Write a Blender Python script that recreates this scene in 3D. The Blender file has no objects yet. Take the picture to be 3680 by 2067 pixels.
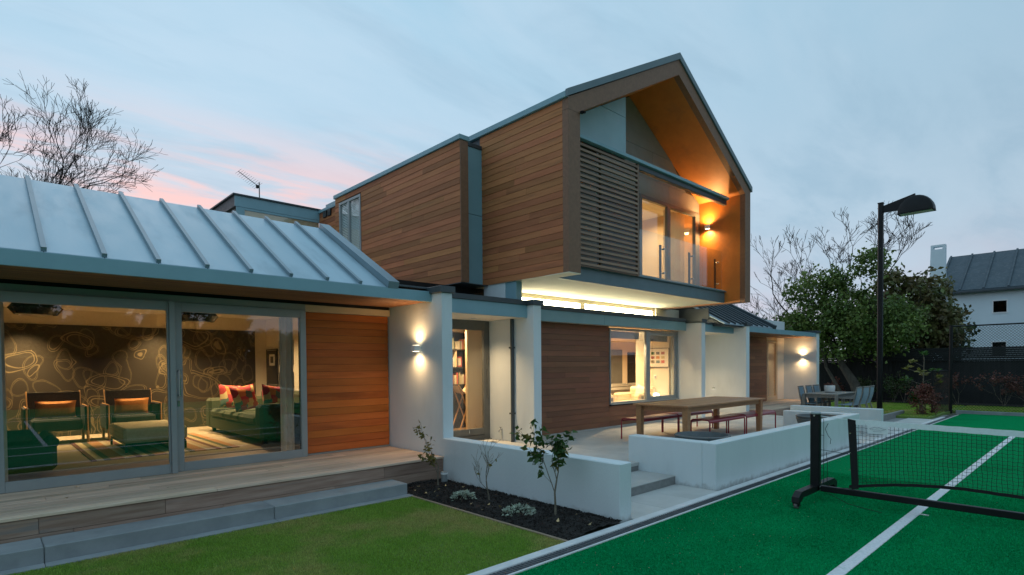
import bpy, math, random
import numpy as np
from mathutils import Matrix, Vector
random.seed(7); rng = np.random.default_rng(7)
R = math.radians
C = bpy.context.scene.collection
S = bpy.context.scene

# ------------------------------------------------------------------ camera
F, YAW, CYP, PITCH, ROLL, EYE = 2023.12, R(43.287), 1359.35, R(-1.2763), R(0.4671), 1.68
cam = bpy.data.cameras.new('camera'); camo = bpy.data.objects.new('camera', cam); C.objects.link(camo)
cam.sensor_width = 36; cam.sensor_fit = 'HORIZONTAL'; cam.lens = F / 3680 * 36
cam.shift_y = (CYP - 2067 / 2) / 3680; cam.clip_start = .05; cam.clip_end = 2000
fw = Vector((math.sin(YAW) * math.cos(PITCH), math.cos(YAW) * math.cos(PITCH), math.sin(PITCH)))
rt = Vector((math.cos(YAW), -math.sin(YAW), 0)); dn = fw.cross(rt)
r2 = rt * math.cos(ROLL) + dn * math.sin(ROLL); d2 = dn * math.cos(ROLL) - rt * math.sin(ROLL)
m3 = Matrix((r2, -d2, -fw)).transposed()
camo.matrix_world = Matrix.Translation((0, 0, EYE)) @ m3.to_4x4()
S.camera = camo

# ------------------------------------------------------------------ sky, sun, exposure
W = bpy.data.worlds.new('World'); S.world = W; W.use_nodes = True
nt = W.node_tree; N = nt.nodes; L = nt.links; N.clear()
def nd(tp, **k):
    n = N.new(tp)
    for a, b in k.items(): setattr(n, a, b)
    return n
def mth(op, a, b=None, c=None, clamp=False):
    n = nd('ShaderNodeMath', operation=op, use_clamp=clamp)
    for i, v in enumerate((a, b, c)):
        if v is None: continue
        if isinstance(v, (int, float)): n.inputs[i].default_value = v
        else: L.new(v, n.inputs[i])
    return n.outputs[0]
def mixc(f, a, b, bt='MIX'):
    n = nd('ShaderNodeMix', data_type='RGBA', blend_type=bt)
    for i, v in ((0, f), (6, a), (7, b)):
        if isinstance(v, (int, float)): n.inputs[i].default_value = v
        elif isinstance(v, tuple): n.inputs[i].default_value = (*v, 1)
        else: L.new(v, n.inputs[i])
    return n.outputs[2]
SUNAZ = R(8)                                    # sunset glow, measured from +y towards +x
tc = nd('ShaderNodeTexCoord'); sp = nd('ShaderNodeSeparateXYZ'); L.new(tc.outputs['Generated'], sp.inputs[0])
zz = mth('MAXIMUM', sp.outputs[2], 0.0)
rp = nd('ShaderNodeValToRGB'); L.new(zz, rp.inputs[0])
el = rp.color_ramp.elements
el[0].position = 0; el[0].color = (.64, .55, .64, 1); el[1].position = 1; el[1].color = (.42, .66, .83, 1)
for p, c in ((.10, (.62, .64, .76)), (.22, (.48, .645, .79)), (.55, (.40, .635, .81))):
    e = el.new(p); e.color = (*c, 1)
el[-1].color = (.58, .95, 1.22, 1)          # overcast skies brighten towards the zenith
dt = mth('ADD', mth('MULTIPLY', sp.outputs[0], math.sin(SUNAZ)), mth('MULTIPLY', sp.outputs[1], math.cos(SUNAZ)))
zs = mth('ADD', zz, .13)
cb = nd('ShaderNodeCombineXYZ')
L.new(mth('DIVIDE', sp.outputs[0], zs), cb.inputs[0]); L.new(mth('DIVIDE', sp.outputs[1], zs), cb.inputs[1])
def cloud(scale, rotz, sx, detail, lo, hi):
    mp = nd('ShaderNodeMapping'); L.new(cb.outputs[0], mp.inputs[0]); mp.inputs['Rotation'].default_value = (0, 0, R(rotz)); mp.inputs['Scale'].default_value = (sx, 1, 1)
    n = nd('ShaderNodeTexNoise'); n.inputs['Scale'].default_value = scale; n.inputs['Detail'].default_value = detail; n.inputs['Roughness'].default_value = .58; n.inputs['Distortion'].default_value = .35
    L.new(mp.outputs[0], n.inputs[0])
    mr = nd('ShaderNodeMapRange', interpolation_type='SMOOTHSTEP'); L.new(n.outputs[0], mr.inputs[0]); mr.inputs[1].default_value = lo; mr.inputs[2].default_value = hi
    return mr.outputs[0]
big = cloud(2.0, 35, .45, 8, .36, .66); streak = cloud(5.5, 62, .30, 8, .40, .62)
base = mixc(mth('MULTIPLY', big, .55), rp.outputs[0], (.555, .715, .86))
base = mixc(mth('MULTIPLY', cloud(3.2, 25, .36, 8, .45, .70), .55), base, (.33, .52, .68))
az = nd('ShaderNodeMapRange', interpolation_type='SMOOTHSTEP'); L.new(dt, az.inputs[0]); az.inputs[1].default_value = .45; az.inputs[2].default_value = .98
low = nd('ShaderNodeMapRange', interpolation_type='SMOOTHSTEP'); L.new(zz, low.inputs[0]); low.inputs[1].default_value = .41; low.inputs[2].default_value = .22
pk = mth('MULTIPLY', mth('MULTIPLY', az.outputs[0], low.outputs[0]), mth('ADD', mth('MULTIPLY', streak, .80), .10), clamp=True)
base = mixc(pk, base, (1.0, .60, .57))
br = nd('ShaderNodeMapRange'); L.new(dt, br.inputs[0]); br.inputs[1].default_value = -.2; br.inputs[2].default_value = 1.0; br.inputs[3].default_value = .74; br.inputs[4].default_value = 1.0
scl = nd('ShaderNodeVectorMath', operation='SCALE'); L.new(base, scl.inputs[0]); L.new(br.outputs[0], scl.inputs['Scale'])
sky = nd('ShaderNodeTexSky', sky_type='NISHITA'); sky.sun_disc = False; sky.sun_elevation = R(3); sky.sun_rotation = SUNAZ
b1 = nd('ShaderNodeBackground'); b1.inputs[1].default_value = 1.06; L.new(scl.outputs[0], b1.inputs[0])
b2 = nd('ShaderNodeBackground'); b2.inputs[1].default_value = .008; L.new(sky.outputs[0], b2.inputs[0])
ad = nd('ShaderNodeAddShader'); L.new(b1.outputs[0], ad.inputs[0]); L.new(b2.outputs[0], ad.inputs[1])
L.new(ad.outputs[0], nd('ShaderNodeOutputWorld').inputs[0])
sun = bpy.data.lights.new('sun', 'SUN'); sun.energy = .5; sun.angle = R(35); sun.color = (1, .86, .80)
suno = bpy.data.objects.new('sun', sun); C.objects.link(suno)
sd = Vector((math.sin(SUNAZ) * math.cos(R(25)), math.cos(SUNAZ) * math.cos(R(25)), math.sin(R(25))))
suno.rotation_euler = sd.to_track_quat('Z', 'Y').to_euler(); suno.location = (0, 0, 30)
S.view_settings.view_transform = 'Standard'; S.view_settings.look = 'None'; S.view_settings.exposure = 0; S.view_settings.gamma = 1
S.view_settings.use_curve_mapping = False
S.render.engine = 'CYCLES'

# ------------------------------------------------------------------ materials
M = {}
def newmat(name):
    global nt, N, L
    m = bpy.data.materials.new(name); m.use_nodes = True
    nt = m.node_tree; N = nt.nodes; L = nt.links; N.clear(); M[name] = m
    out = N.new('ShaderNodeOutputMaterial')
    return m, out
def pm(name, c1, c2=None, scale=4, rough=.5, bump=0, bscale=60, stretch=(1, 1, 1), rand=0, island=0, metal=0, spec=.5, detail=5, lo=.3, hi=.7, c3=None, s3=.6, trans=0, rvar=0, c3lo=.52, sheen=0, coat=0):
    m, out = newmat(name)
    p = N.new('ShaderNodeBsdfPrincipled'); L.new(p.outputs[0], out.inputs[0])
    p.inputs['Roughness'].default_value = rough; p.inputs['Metallic'].default_value = metal; p.inputs['Specular IOR Level'].default_value = spec
    if sheen: p.inputs['Sheen Weight'].default_value = sheen
    if coat: p.inputs['Coat Weight'].default_value = coat; p.inputs['Coat Roughness'].default_value = .15
    g = N.new('ShaderNodeNewGeometry'); mp = N.new('ShaderNodeMapping'); L.new(g.outputs['Position'], mp.inputs[0]); mp.inputs['Scale'].default_value = stretch
    src = mp.outputs[0]
    if rand:
        oi = N.new('ShaderNodeObjectInfo'); va = N.new('ShaderNodeVectorMath'); va.operation = 'ADD'
        cx = N.new('ShaderNodeCombineXYZ'); k = mth('MULTIPLY', oi.outputs['Random'], 37.0)
        for i in range(3): L.new(k, cx.inputs[i])
        L.new(src, va.inputs[0]); L.new(cx.outputs[0], va.inputs[1]); src = va.outputs[0]
    def noise(sc, dtl, lo, hi):
        n = N.new('ShaderNodeTexNoise'); L.new(src, n.inputs[0]); n.inputs['Scale'].default_value = sc; n.inputs['Detail'].default_value = dtl; n.inputs['Roughness'].default_value = .6
        mr = N.new('ShaderNodeMapRange'); mr.interpolation_type = 'SMOOTHSTEP'; L.new(n.outputs[0], mr.inputs[0]); mr.inputs[1].default_value = lo; mr.inputs[2].default_value = hi
        return mr.outputs[0]
    if c2:
        nz = noise(scale, detail, lo, hi); col = mixc(nz, c1, c2)
        if c3: col = mixc(noise(s3, 4, c3lo, c3lo + .2), col, c3)
        if rvar:
            L.new(mth('ADD', mth('MULTIPLY', nz, rvar), rough - rvar / 2), p.inputs['Roughness'])
    else:
        rgb = N.new('ShaderNodeRGB'); rgb.outputs[0].default_value = (*c1, 1); col = rgb.outputs[0]
    if rand or island:
        rv = oi.outputs['Random'] if rand else g.outputs['Random Per Island']
        a = rand or island
        hs = N.new('ShaderNodeHueSaturation'); L.new(col, hs.inputs['Color'])
        L.new(mth('ADD', mth('MULTIPLY', rv, 2 * a), 1 - a), hs.inputs['Value'])
        rw = N.new('ShaderNodeTexWhiteNoise'); rw.noise_dimensions = '1D'; L.new(rv, rw.inputs['W'])
        L.new(mth('ADD', mth('MULTIPLY', rw.outputs[0], a * .06), .5 - a * .03), hs.inputs['Hue'])
        col = hs.outputs[0]
    L.new(col, p.inputs['Base Color'])
    if bump:
        n = N.new('ShaderNodeTexNoise'); L.new(src, n.inputs[0]); n.inputs['Scale'].default_value = bscale; n.inputs['Detail'].default_value = 4
        b = N.new('ShaderNodeBump'); b.inputs['Strength'].default_value = bump; b.inputs['Distance'].default_value = .01; L.new(n.outputs[0], b.inputs['Height']); L.new(b.outputs[0], p.inputs['Normal'])
    if trans:
        tl = N.new('ShaderNodeBsdfTranslucent'); L.new(col, tl.inputs[0]); mx = N.new('ShaderNodeMixShader'); mx.inputs[0].default_value = trans
        L.new(p.outputs[0], mx.inputs[1]); L.new(tl.outputs[0], mx.inputs[2]); L.new(mx.outputs[0], out.inputs[0])
    return m
def emat(name, col, st):
    m, out = newmat(name); e = N.new('ShaderNodeEmission'); e.inputs[0].default_value = (*col, 1); e.inputs[1].default_value = st; L.new(e.outputs[0], out.inputs[0])
def gmat(name, ior=1.5, tint=(.97, .99, .98), rough=0.0):
    m, out = newmat(name); fr = N.new('ShaderNodeFresnel'); ge = N.new('ShaderNodeNewGeometry'); L.new(mth('ADD', mth('MULTIPLY', ge.outputs['Backfacing'], 1 / ior - ior), ior), fr.inputs[0])
    t = N.new('ShaderNodeBsdfTransparent'); t.inputs[0].default_value = (*tint, 1); gl = N.new('ShaderNodeBsdfGlossy'); gl.inputs['Roughness'].default_value = rough
    mx = N.new('ShaderNodeMixShader'); L.new(fr.outputs[0], mx.inputs[0]); L.new(t.outputs[0], mx.inputs[1]); L.new(gl.outputs[0], mx.inputs[2]); L.new(mx.outputs[0], out.inputs[0])

def splash(name, lo, hi):
    global nt, N, L
    m = M[name]; nt = m.node_tree; N = nt.nodes; L = nt.links
    p = [n for n in N if n.type == 'BSDF_PRINCIPLED'][0]; old = p.inputs['Base Color'].links[0].from_socket
    g = N.new('ShaderNodeNewGeometry'); sx = N.new('ShaderNodeSeparateXYZ'); L.new(g.outputs['Position'], sx.inputs[0])
    nz = N.new('ShaderNodeTexNoise'); L.new(g.outputs['Position'], nz.inputs[0]); nz.inputs['Scale'].default_value = 9; nz.inputs['Detail'].default_value = 7
    v = mth('SUBTRACT', mth('MULTIPLY', nz.outputs[0], 1.5), mth('DIVIDE', mth('SUBTRACT', sx.outputs[2], lo), hi - lo))
    mr = N.new('ShaderNodeMapRange'); mr.interpolation_type = 'SMOOTHSTEP'; L.new(v, mr.inputs[0]); mr.inputs[1].default_value = .1; mr.inputs[2].default_value = .9; mr.inputs[4].default_value = .55
    L.new(mixc(mr.outputs[0], old, (.22, .20, .17)), p.inputs['Base Color'])
# cedar boards: grain runs along y (side walls) or x (fronts)
pm('cedar_y', (.39, .145, .058), (.45, .175, .072), 3, .6, .2, 14, (5, .5, 5), rand=.25, c3=(.29, .115, .05), s3=1.2, spec=.2)
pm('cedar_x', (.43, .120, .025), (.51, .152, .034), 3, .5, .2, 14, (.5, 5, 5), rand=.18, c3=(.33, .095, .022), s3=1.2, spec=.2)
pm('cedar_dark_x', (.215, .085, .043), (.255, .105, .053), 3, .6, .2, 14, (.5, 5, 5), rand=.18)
pm('cedar_frame', (.20, .10, .056), (.24, .122, .068), 6, .6, .2, 14, (3, 3, 3))
pm('ply', (.52, .165, .024), (.60, .20, .031), 3, .5, .1, 20, (1, 1, 1), c3=(.39, .14, .032), s3=1.1)
pm('slat', (.20, .085, .035), (.27, .115, .048), 5, .6, 0, 20, (.7, 9, 9), rand=.2)
pm('louvre', (.24, .145, .095), (.31, .19, .125), 5, .6, .1, 14, (.7, 9, 9), rand=.25)
pm('stucco', (.67, .735, .75), (.72, .785, .80), 1.3, .85, .18, 130, (1, 1, .35), c3=(.62, .68, .69), s3=1.1)
pm('stucco_low', (.67, .735, .75), (.72, .785, .80), 1.3, .85, .35, 90, (1, 1, .35), c3=(.60, .66, .67), s3=1.3)
splash('stucco_low', 0, .13)
pm('stucco_warm', (.66, .63, .57), (.72, .69, .63), 1.3, .85, .15, 130)
pm('steel', (.20, .36, .42), (.22, .39, .45), 3, .42, .05, 200, c3=(.18, .33, .39), s3=.8)
pm('steel_deep', (.095, .155, .18), (.115, .18, .205), 3, .42, 0)
pm('panel_teal', (.27, .42, .47), (.30, .455, .505), 3, .45, 0, c3=(.25, .39, .44), s3=.8)
pm('panel_grey', (.21, .215, .19), (.24, .245, .22), 3, .5, 0)
pm('soffit_paint', (.74, .70, .55), None, rough=.8)
pm('steel_dark', (.040, .055, .064), (.055, .072, .082), 3, .45, 0)
pm('alu', (.30, .335, .34), (.33, .365, .37), 3, .38, 0, metal=.25)
pm('alu_dark', (.10, .105, .10), (.125, .13, .125), 3, .4, 0)
pm('zinc', (.33, .46, .53), (.38, .515, .585), 2.2, .40, .30, 2.6, (2.2, .7, .7), metal=.25, c3=(.275, .395, .46), s3=.9, rvar=.16, rand=.05)
pm('zinc_rib', (.20, .27, .31), (.24, .31, .35), 2, .42, 0, metal=.35)
pm('zinc_dark', (.24, .32, .37), (.29, .37, .42), 2, .38, 0, metal=.3, rand=.15)
pm('concrete', (.25, .275, .285), (.32, .345, .355), 2.6, .8, .2, 90, c3=(.22, .24, .25), s3=1.7, rand=.08)
pm('paving', (.46, .46, .44), (.54, .54, .515), 2.2, .8, .25, 160, c3=(.42, .42, .40), s3=.8, rand=.06)
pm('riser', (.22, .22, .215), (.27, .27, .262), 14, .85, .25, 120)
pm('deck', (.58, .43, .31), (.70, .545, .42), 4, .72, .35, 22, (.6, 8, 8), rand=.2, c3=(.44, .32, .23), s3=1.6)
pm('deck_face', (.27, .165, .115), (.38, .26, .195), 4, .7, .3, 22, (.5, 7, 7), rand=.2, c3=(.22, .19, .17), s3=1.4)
pm('kerb', (.62, .63, .63), (.70, .71, .71), 6, .8, .15, 90, c3=(.52, .53, .53), s3=2.5)
pm('drain', (.060, .066, .074), (.09, .097, .107), 8, .7, .2, 100, rand=.12)
pm('turf', (.0006, .195, .060), (.0012, .275, .090), 26, .9, .7, 420, detail=9, lo=.32, hi=.68, c3=(.0008, .175, .055), s3=.45, spec=.02)
pm('line_paint', (.62, .64, .66), (.74, .76, .78), 40, .85, .4, 260, c3=(.40, .52, .47), s3=9, c3lo=.55)
pm('soil', (.0095, .008, .007), (.022, .018, .015), 22, .95, .8, 60)
pm('chip', (.016, .013, .011), (.030, .024, .020), 30, .9, 0, island=.5)
pm('lawn_base', (.11, .21, .03), (.17, .25, .06), 1.7, .95, .5, 90, c3=(.19, .19, .075), s3=1.1)
pm('blade', (.21, .38, .048), (.28, .43, .075), 1.3, .75, 0, island=.38, c3=(.46, .43, .15), s3=.9, c3lo=.46, trans=.3, spec=.2)
pm('ground', (.06, .065, .035), (.10, .10, .06), .4, .95, .3, 10)
pm('edging', (.26, .185, .125), (.33, .25, .18), 6, .8, .2, 20, (9, 1, 9))
pm('bark', (.055, .045, .038), (.10, .085, .07), 9, .9, .5, 30, (1, 1, .35))
pm('bark_dark', (.018, .015, .013), (.032, .027, .024), 9, .9, 0)
pm('stem', (.12, .10, .075), (.19, .165, .12), 20, .8, .3, 60)
pm('leaf', (.085, .145, .032), (.17, .235, .06), .9, .5, 0, island=.45, trans=.25, spec=.35)
pm('leaf_lush', (.030, .085, .016), (.055, .125, .024), 2, .42, 0, island=.4, trans=.25, spec=.4)
pm('leaf_dark', (.030, .055, .018), (.055, .088, .028), .9, .5, 0, island=.45, trans=.2, spec=.35)
pm('leaf_yellow', (.11, .13, .022), (.20, .17, .04), 9, .5, 0, island=.4, trans=.3)
pm('leaf_rust', (.15, .105, .042), (.12, .155, .048), 1.6, .5, 0, island=.4, trans=.2)
pm('leaf_red', (.115, .034, .024), (.17, .060, .038), 3, .6, 0, island=.45, trans=.2)
pm('leaf_silver', (.30, .36, .28), (.44, .50, .40), 12, .6, 0, island=.35, trans=.15)
pm('leaf_fallen', (.42, .30, .13), (.55, .42, .22), 20, .7, 0, rand=.3)
pm('teak', (.34, .165, .075), (.43, .22, .10), 5, .42, .15, 18, (.8, 8, 8), rand=.14, spec=.5)
pm('teak_grey', (.21, .19, .165), (.29, .265, .235), 5, .6, .15, 18, (.8, 8, 8), rand=.1)
pm('red_metal', (.28, .014, .030), None, rough=.28, coat=.4)
pm('pot_clay', (.10, .118, .122), (.13, .15, .155), 8, .6, .15, 70)
pm('pot_white', (.66, .66, .64), (.72, .72, .70), 8, .5)
pm('black_metal', (.006, .007, .008), (.010, .011, .012), 5, .42, 0, spec=.28)
pm('black_fabric', (.006, .0065, .007), (.010, .0105, .011), 60, .8, .2, 200)
pm('cord', (.012, .014, .014), None, rough=.8)
pm('white_tape', (.80, .86, .86), (.86, .92, .92), 30, .85, .4, 160)
pm('white_plastic', (.84, .87, .88), None, rough=.4)
pm('ink', (.03, .045, .09), None, rough=.6)
pm('sling', (.24, .33, .39), (.30, .40, .46), 60, .7, 0, (1, 1, 1))
pm('fence_board', (.009, .011, .012), (.015, .017, .018), 5, .8, .2, 20, (8, 8, .6), rand=.25)
pm('neighbour_wall', (.68, .80, .86), (.74, .86, .92), .7, .9, .1, 40)
pm('neighbour_roof', (.035, .058, .075), (.055, .08, .10), 3, .7, .2, 30, c3=(.10, .115, .125), s3=9)
pm('cream', (.70, .62, .48), None, rough=.85)
pm('cream_ceiling', (.76, .72, .62), None, rough=.9)
pm('beige_panel', (.60, .46, .30), None, rough=.6)
pm('floor_oak', (.36, .21, .10), (.46, .28, .14), 4, .4, 0, 10, (.6, 7, 7))
pm('carpet', (.40, .31, .19), (.46, .36, .23), 60, .95, .2, 200)
pm('brown_shelf', (.055, .046, .036), None, rough=.6)
pm('dark_fabric', (.020, .022, .018), (.03, .032, .026), 40, .9, .2, 160)
pm('olive_fabric', (.060, .070, .036), (.08, .09, .048), 40, .9, .2, 160)
pm('orange_fabric', (.52, .20, .04), (.60, .25, .06), 40, .85, .2, 160)
pm('cream_fabric', (.62, .50, .34), (.70, .58, .41), 40, .9, .2, 160)
pm('grey_fabric', (.17, .15, .12), (.22, .195, .155), 40, .9, .2, 160)
pm('curtain', (.58, .54, .46), (.66, .62, .54), 3, .85, 0, trans=.35)
pm('wood_frame', (.42, .22, .08), (.50, .28, .11), 6, .5, 0)
pm('blind', (.82, .86, .86), None, rough=.6)
pm('pendant_shade', (.02, .024, .03), None, rough=.12, spec=.8)
pm('picture_black', (.012, .012, .013), None, rough=.35)
pm('picture_mat', (.72, .67, .56), None, rough=.8)
pm('chrome', (.6, .62, .63), None, rough=.2, metal=1)
pm('ottoman', (.50, .42, .26), (.56, .48, .31), 30, .9, .2, 120)
gmat('glass', 1.85); gmat('glass_rail', 1.7, (.93, .97, .96)); gmat('glass_dark', 1.6, (.35, .38, .4))
emat('lamp_glow', (1, .80, .50), 9); emat('clerestory_glow', (1, .90, .60), 24); emat('downlight_glow', (1, .84, .6), 8)
# dark wallpaper with looping gold scribble, a printed pattern
m, out = newmat('wallpaper'); p = N.new('ShaderNodeBsdfPrincipled'); L.new(p.outputs[0], out.inputs[0]); p.inputs['Roughness'].default_value = .6
g = N.new('ShaderNodeNewGeometry'); tot = None
for k, (sc, r0, wd, off) in enumerate(((1.6, .33, .013, 0), (2.1, .38, .013, 3.3), (1.35, .36, .011, 7.7), (1.8, .34, .012, 12.1))):
    mp = N.new('ShaderNodeMapping'); L.new(g.outputs['Position'], mp.inputs[0]); mp.inputs['Location'].default_value = (off, 0, off * .7); mp.inputs['Rotation'].default_value = (0, .5 * k, 0); mp.inputs['Scale'].default_value = (1.35 if k % 2 else .8, 0, 1)
    nz = N.new('ShaderNodeTexNoise'); L.new(mp.outputs[0], nz.inputs[0]); nz.inputs['Scale'].default_value = 1.7; nz.inputs['Detail'].default_value = 1
    va = N.new('ShaderNodeVectorMath'); va.operation = 'MULTIPLY_ADD'; L.new(nz.outputs['Color'], va.inputs[0]); va.inputs[1].default_value = (.55, 0, .55); L.new(mp.outputs[0], va.inputs[2])
    vo = N.new('ShaderNodeTexVoronoi'); vo.voronoi_dimensions = '3D'; L.new(va.outputs[0], vo.inputs[0]); vo.inputs['Scale'].default_value = sc; vo.inputs['Randomness'].default_value = .55
    for rr in (r0, r0 + .045):
        v = mth('LESS_THAN', mth('ABSOLUTE', mth('SUBTRACT', vo.outputs['Distance'], rr)), wd * .55)
        tot = v if tot is None else mth('MAXIMUM', tot, v)
L.new(mixc(mth('MULTIPLY', tot, .85), (.038, .029, .016), (.22, .165, .08)), p.inputs['Base Color'])
# striped rug and patchwork cushion, woven patterns
for nm, cols, ax, sc in (('rug', [(.45, .33, .18), (.16, .05, .03), (.50, .40, .20), (.10, .10, .04), (.42, .20, .07), (.52, .43, .26)], 0, 1.9), ('patchwork', [(.42, .04, .04), (.60, .48, .22), (.10, .17, .14), (.62, .22, .06), (.50, .06, .07), (.66, .58, .36)], 2, 8)):
    m, out = newmat(nm); p = N.new('ShaderNodeBsdfPrincipled'); L.new(p.outputs[0], out.inputs[0]); p.inputs['Roughness'].default_value = .9
    tcn = N.new('ShaderNodeTexCoord'); sx = N.new('ShaderNodeSeparateXYZ'); L.new(tcn.outputs['Object'], sx.inputs[0])
    if nm == 'rug': v = mth('FRACT', mth('MULTIPLY', sx.outputs[0], sc))
    else:
        vo = N.new('ShaderNodeTexVoronoi'); vo.distance = 'CHEBYCHEV'; L.new(tcn.outputs['Object'], vo.inputs[0]); vo.inputs['Scale'].default_value = sc; sx2 = N.new('ShaderNodeSeparateColor'); L.new(vo.outputs['Color'], sx2.inputs[0]); v = sx2.outputs[0]
    cr = N.new('ShaderNodeValToRGB'); cr.color_ramp.interpolation = 'CONSTANT'; L.new(v, cr.inputs[0])
    e0 = cr.color_ramp.elements; e0[0].color = (*cols[0], 1); e0[1].position = .9; e0[1].color = (*cols[-1], 1)
    for i, c in enumerate(cols[1:-1]): e = e0.new((i + 1) / len(cols) * .9); e.color = (*c, 1)
    L.new(cr.outputs[0], p.inputs['Base Color'])

# ------------------------------------------------------------------ mesh helpers
class MB:
    def __init__(s): s.v = []; s.f = []
    def add(s, v, f):
        o = len(s.v); s.v += [tuple(q) for q in v]; s.f += [tuple(i + o for i in q) for q in f]; return s
    def box(s, x0, x1, y0, y1, z0, z1, c=0):
        x0, x1 = sorted((x0, x1)); y0, y1 = sorted((y0, y1)); z0, z1 = sorted((z0, z1))
        c = min(c, (x1 - x0) * .45, (y1 - y0) * .45, (z1 - z0) * .45)
        if c <= 0:
            return s.add([(x, y, z) for x in (x0, x1) for y in (y0, y1) for z in (z0, z1)], [(0, 1, 3, 2), (4, 6, 7, 5), (0, 4, 5, 1), (2, 3, 7, 6), (0, 2, 6, 4), (1, 5, 7, 3)])
        V = []; idx = {}
        for i in (0, 1):
            for j in (0, 1):
                for k in (0, 1):
                    P = ((x0, x1)[i], (y0, y1)[j], (z0, z1)[k]); sg = (1 - 2 * i, 1 - 2 * j, 1 - 2 * k)
                    for a in range(3):
                        q = [P[t] + (0 if t == a else sg[t] * c) for t in range(3)]
                        idx[i, j, k, a] = len(V); V.append(q)
        Fc = []
        for a in range(3):
            b, d = (a + 1) % 3, (a + 2) % 3
            for sd in (0, 1):
                qs = []
                for (u, w) in ((0, 0), (1, 0), (1, 1), (0, 1)):
                    t = [0, 0, 0]; t[a] = sd; t[b] = u; t[d] = w; qs.append(idx[t[0], t[1], t[2], a])
                Fc.append(tuple(qs if sd else qs[::-1]))
        for a in range(3):                      # edge chamfers
            b, d = (a + 1) % 3, (a + 2) % 3
            for u in (0, 1):
                for w in (0, 1):
                    t0 = [0, 0, 0]; t0[b] = u; t0[d] = w; t1 = list(t0); t1[a] = 1
                    q = (idx[(*t0, b)], idx[(*t1, b)], idx[(*t1, d)], idx[(*t0, d)])
                    Fc.append(q if (u + w) % 2 else q[::-1])
        for i in (0, 1):
            for j in (0, 1):
                for k in (0, 1):
                    q = (idx[i, j, k, 0], idx[i, j, k, 1], idx[i, j, k, 2]); Fc.append(q if (i + j + k) % 2 else q[::-1])
        return s.add(V, Fc)
    def tube(s, pts, r, n=6, cap=True):
        pts = [Vector(p) for p in pts]; rs = r if isinstance(r, (list, tuple)) else [r] * len(pts)
        V = []; Fc = []; up = None
        for i, p in enumerate(pts):
            d = (pts[min(i + 1, len(pts) - 1)] - pts[max(i - 1, 0)]).normalized()
            if up is None: up = Vector((0, 0, 1)) if abs(d.z) < .9 else Vector((1, 0, 0))
            a = d.cross(up); a = a.normalized() if a.length > 1e-6 else d.orthogonal().normalized(); b = d.cross(a); up = a.cross(d) if False else up
            for k in range(n):
                t = 2 * math.pi * k / n; V.append(p + a * (math.cos(t) * rs[i]) + b * (math.sin(t) * rs[i]))
        for i in range(len(pts) - 1):
            for k in range(n):
                q = (k + 1) % n; Fc.append((i * n + k, i * n + q, (i + 1) * n + q, (i + 1) * n + k))
        if cap and n > 2: Fc.append(tuple(range(n))[::-1]); Fc.append(tuple((len(pts) - 1) * n + k for k in range(n)))
        return s.add(V, Fc)
    def lathe(s, prof, cx, cy, n=32, cz=0):
        V = []; Fc = []
        for (r, z) in prof:
            for k in range(n): t = 2 * math.pi * k / n; V.append((cx + r * math.cos(t), cy + r * math.sin(t), cz + z))
        for i in range(len(prof) - 1):
            for k in range(n): q = (k + 1) % n; Fc.append((i * n + k, i * n + q, (i + 1) * n + q, (i + 1) * n + k))
        Fc.append(tuple(range(n))[::-1]); Fc.append(tuple((len(prof) - 1) * n + k for k in range(n)))
        return s.add(V, Fc)
    def prism(s, poly, axis, a0, a1):
        "poly: 2-D outline (in the other two axes, in order), extruded along axis"
        n = len(poly); V = []
        for a in (a0, a1):
            for (u, w) in poly:
                V.append({'x': (a, u, w), 'y': (u, a, w), 'z': (u, w, a)}[axis])
        return s.add(V, [tuple(range(n))[::-1], tuple(range(n, 2 * n))] + [(i, (i + 1) % n, n + (i + 1) % n, n + i) for i in range(n)])
WORLD = {}
def link(name, me, mat, parent):
    o = bpy.data.objects.new(name, me); C.objects.link(o)
    if mat: me.materials.append(M[mat])
    if parent is not None:
        o.parent = parent
        if parent.name in WORLD: o.matrix_parent_inverse = Matrix.Translation(-Vector(WORLD[parent.name]))
    return o
def obj(name, mb, mat, parent=None, smooth=False):
    me = bpy.data.meshes.new(name); me.from_pydata(mb.v, [], mb.f)
    import bmesh as bmm
    b = bmm.new(); b.from_mesh(me); bmm.ops.recalc_face_normals(b, faces=b.faces); b.to_mesh(me); b.free()
    me.update()
    if smooth:
        me.polygons.foreach_set('use_smooth', [True] * len(me.polygons))
        try: me.set_sharp_from_angle(angle=R(40))
        except Exception: pass
    return link(name, me, mat, parent)
def npobj(name, V, Fq, mat, parent=None):
    "fast mesh from numpy: V (n,3), Fq (m,k)"
    me = bpy.data.meshes.new(name); k = Fq.shape[1]
    me.vertices.add(len(V)); me.vertices.foreach_set('co', V.astype(np.float32).ravel())
    me.loops.add(Fq.size); me.loops.foreach_set('vertex_index', Fq.astype(np.int32).ravel())
    me.polygons.add(len(Fq)); me.polygons.foreach_set('loop_start', np.arange(0, Fq.size, k, dtype=np.int32)); me.polygons.foreach_set('loop_total', np.full(len(Fq), k, dtype=np.int32))
    me.update(calc_edges=True); me.validate()
    return link(name, me, mat, parent)
def bx(name, parent, mat, x0, x1, y0, y1, z0, z1, c=.004): return obj(name, MB().box(x0, x1, y0, y1, z0, z1, c), mat, parent)
def tag(o, label, cat=None, group=None, kind=None):
    if label: o['label'] = label
    if cat: o['category'] = cat
    if group: o['group'] = group
    if kind: o['kind'] = kind
    return o
def thing(name, label, cat, loc=(0, 0, 0), rz=0, group=None, world=False):
    o = bpy.data.objects.new(name, None); C.objects.link(o); o.location = loc; o.rotation_euler = (0, 0, rz); o.empty_display_size = .1
    if world: WORLD[o.name] = loc
    return tag(o, label, cat, group)
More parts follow.
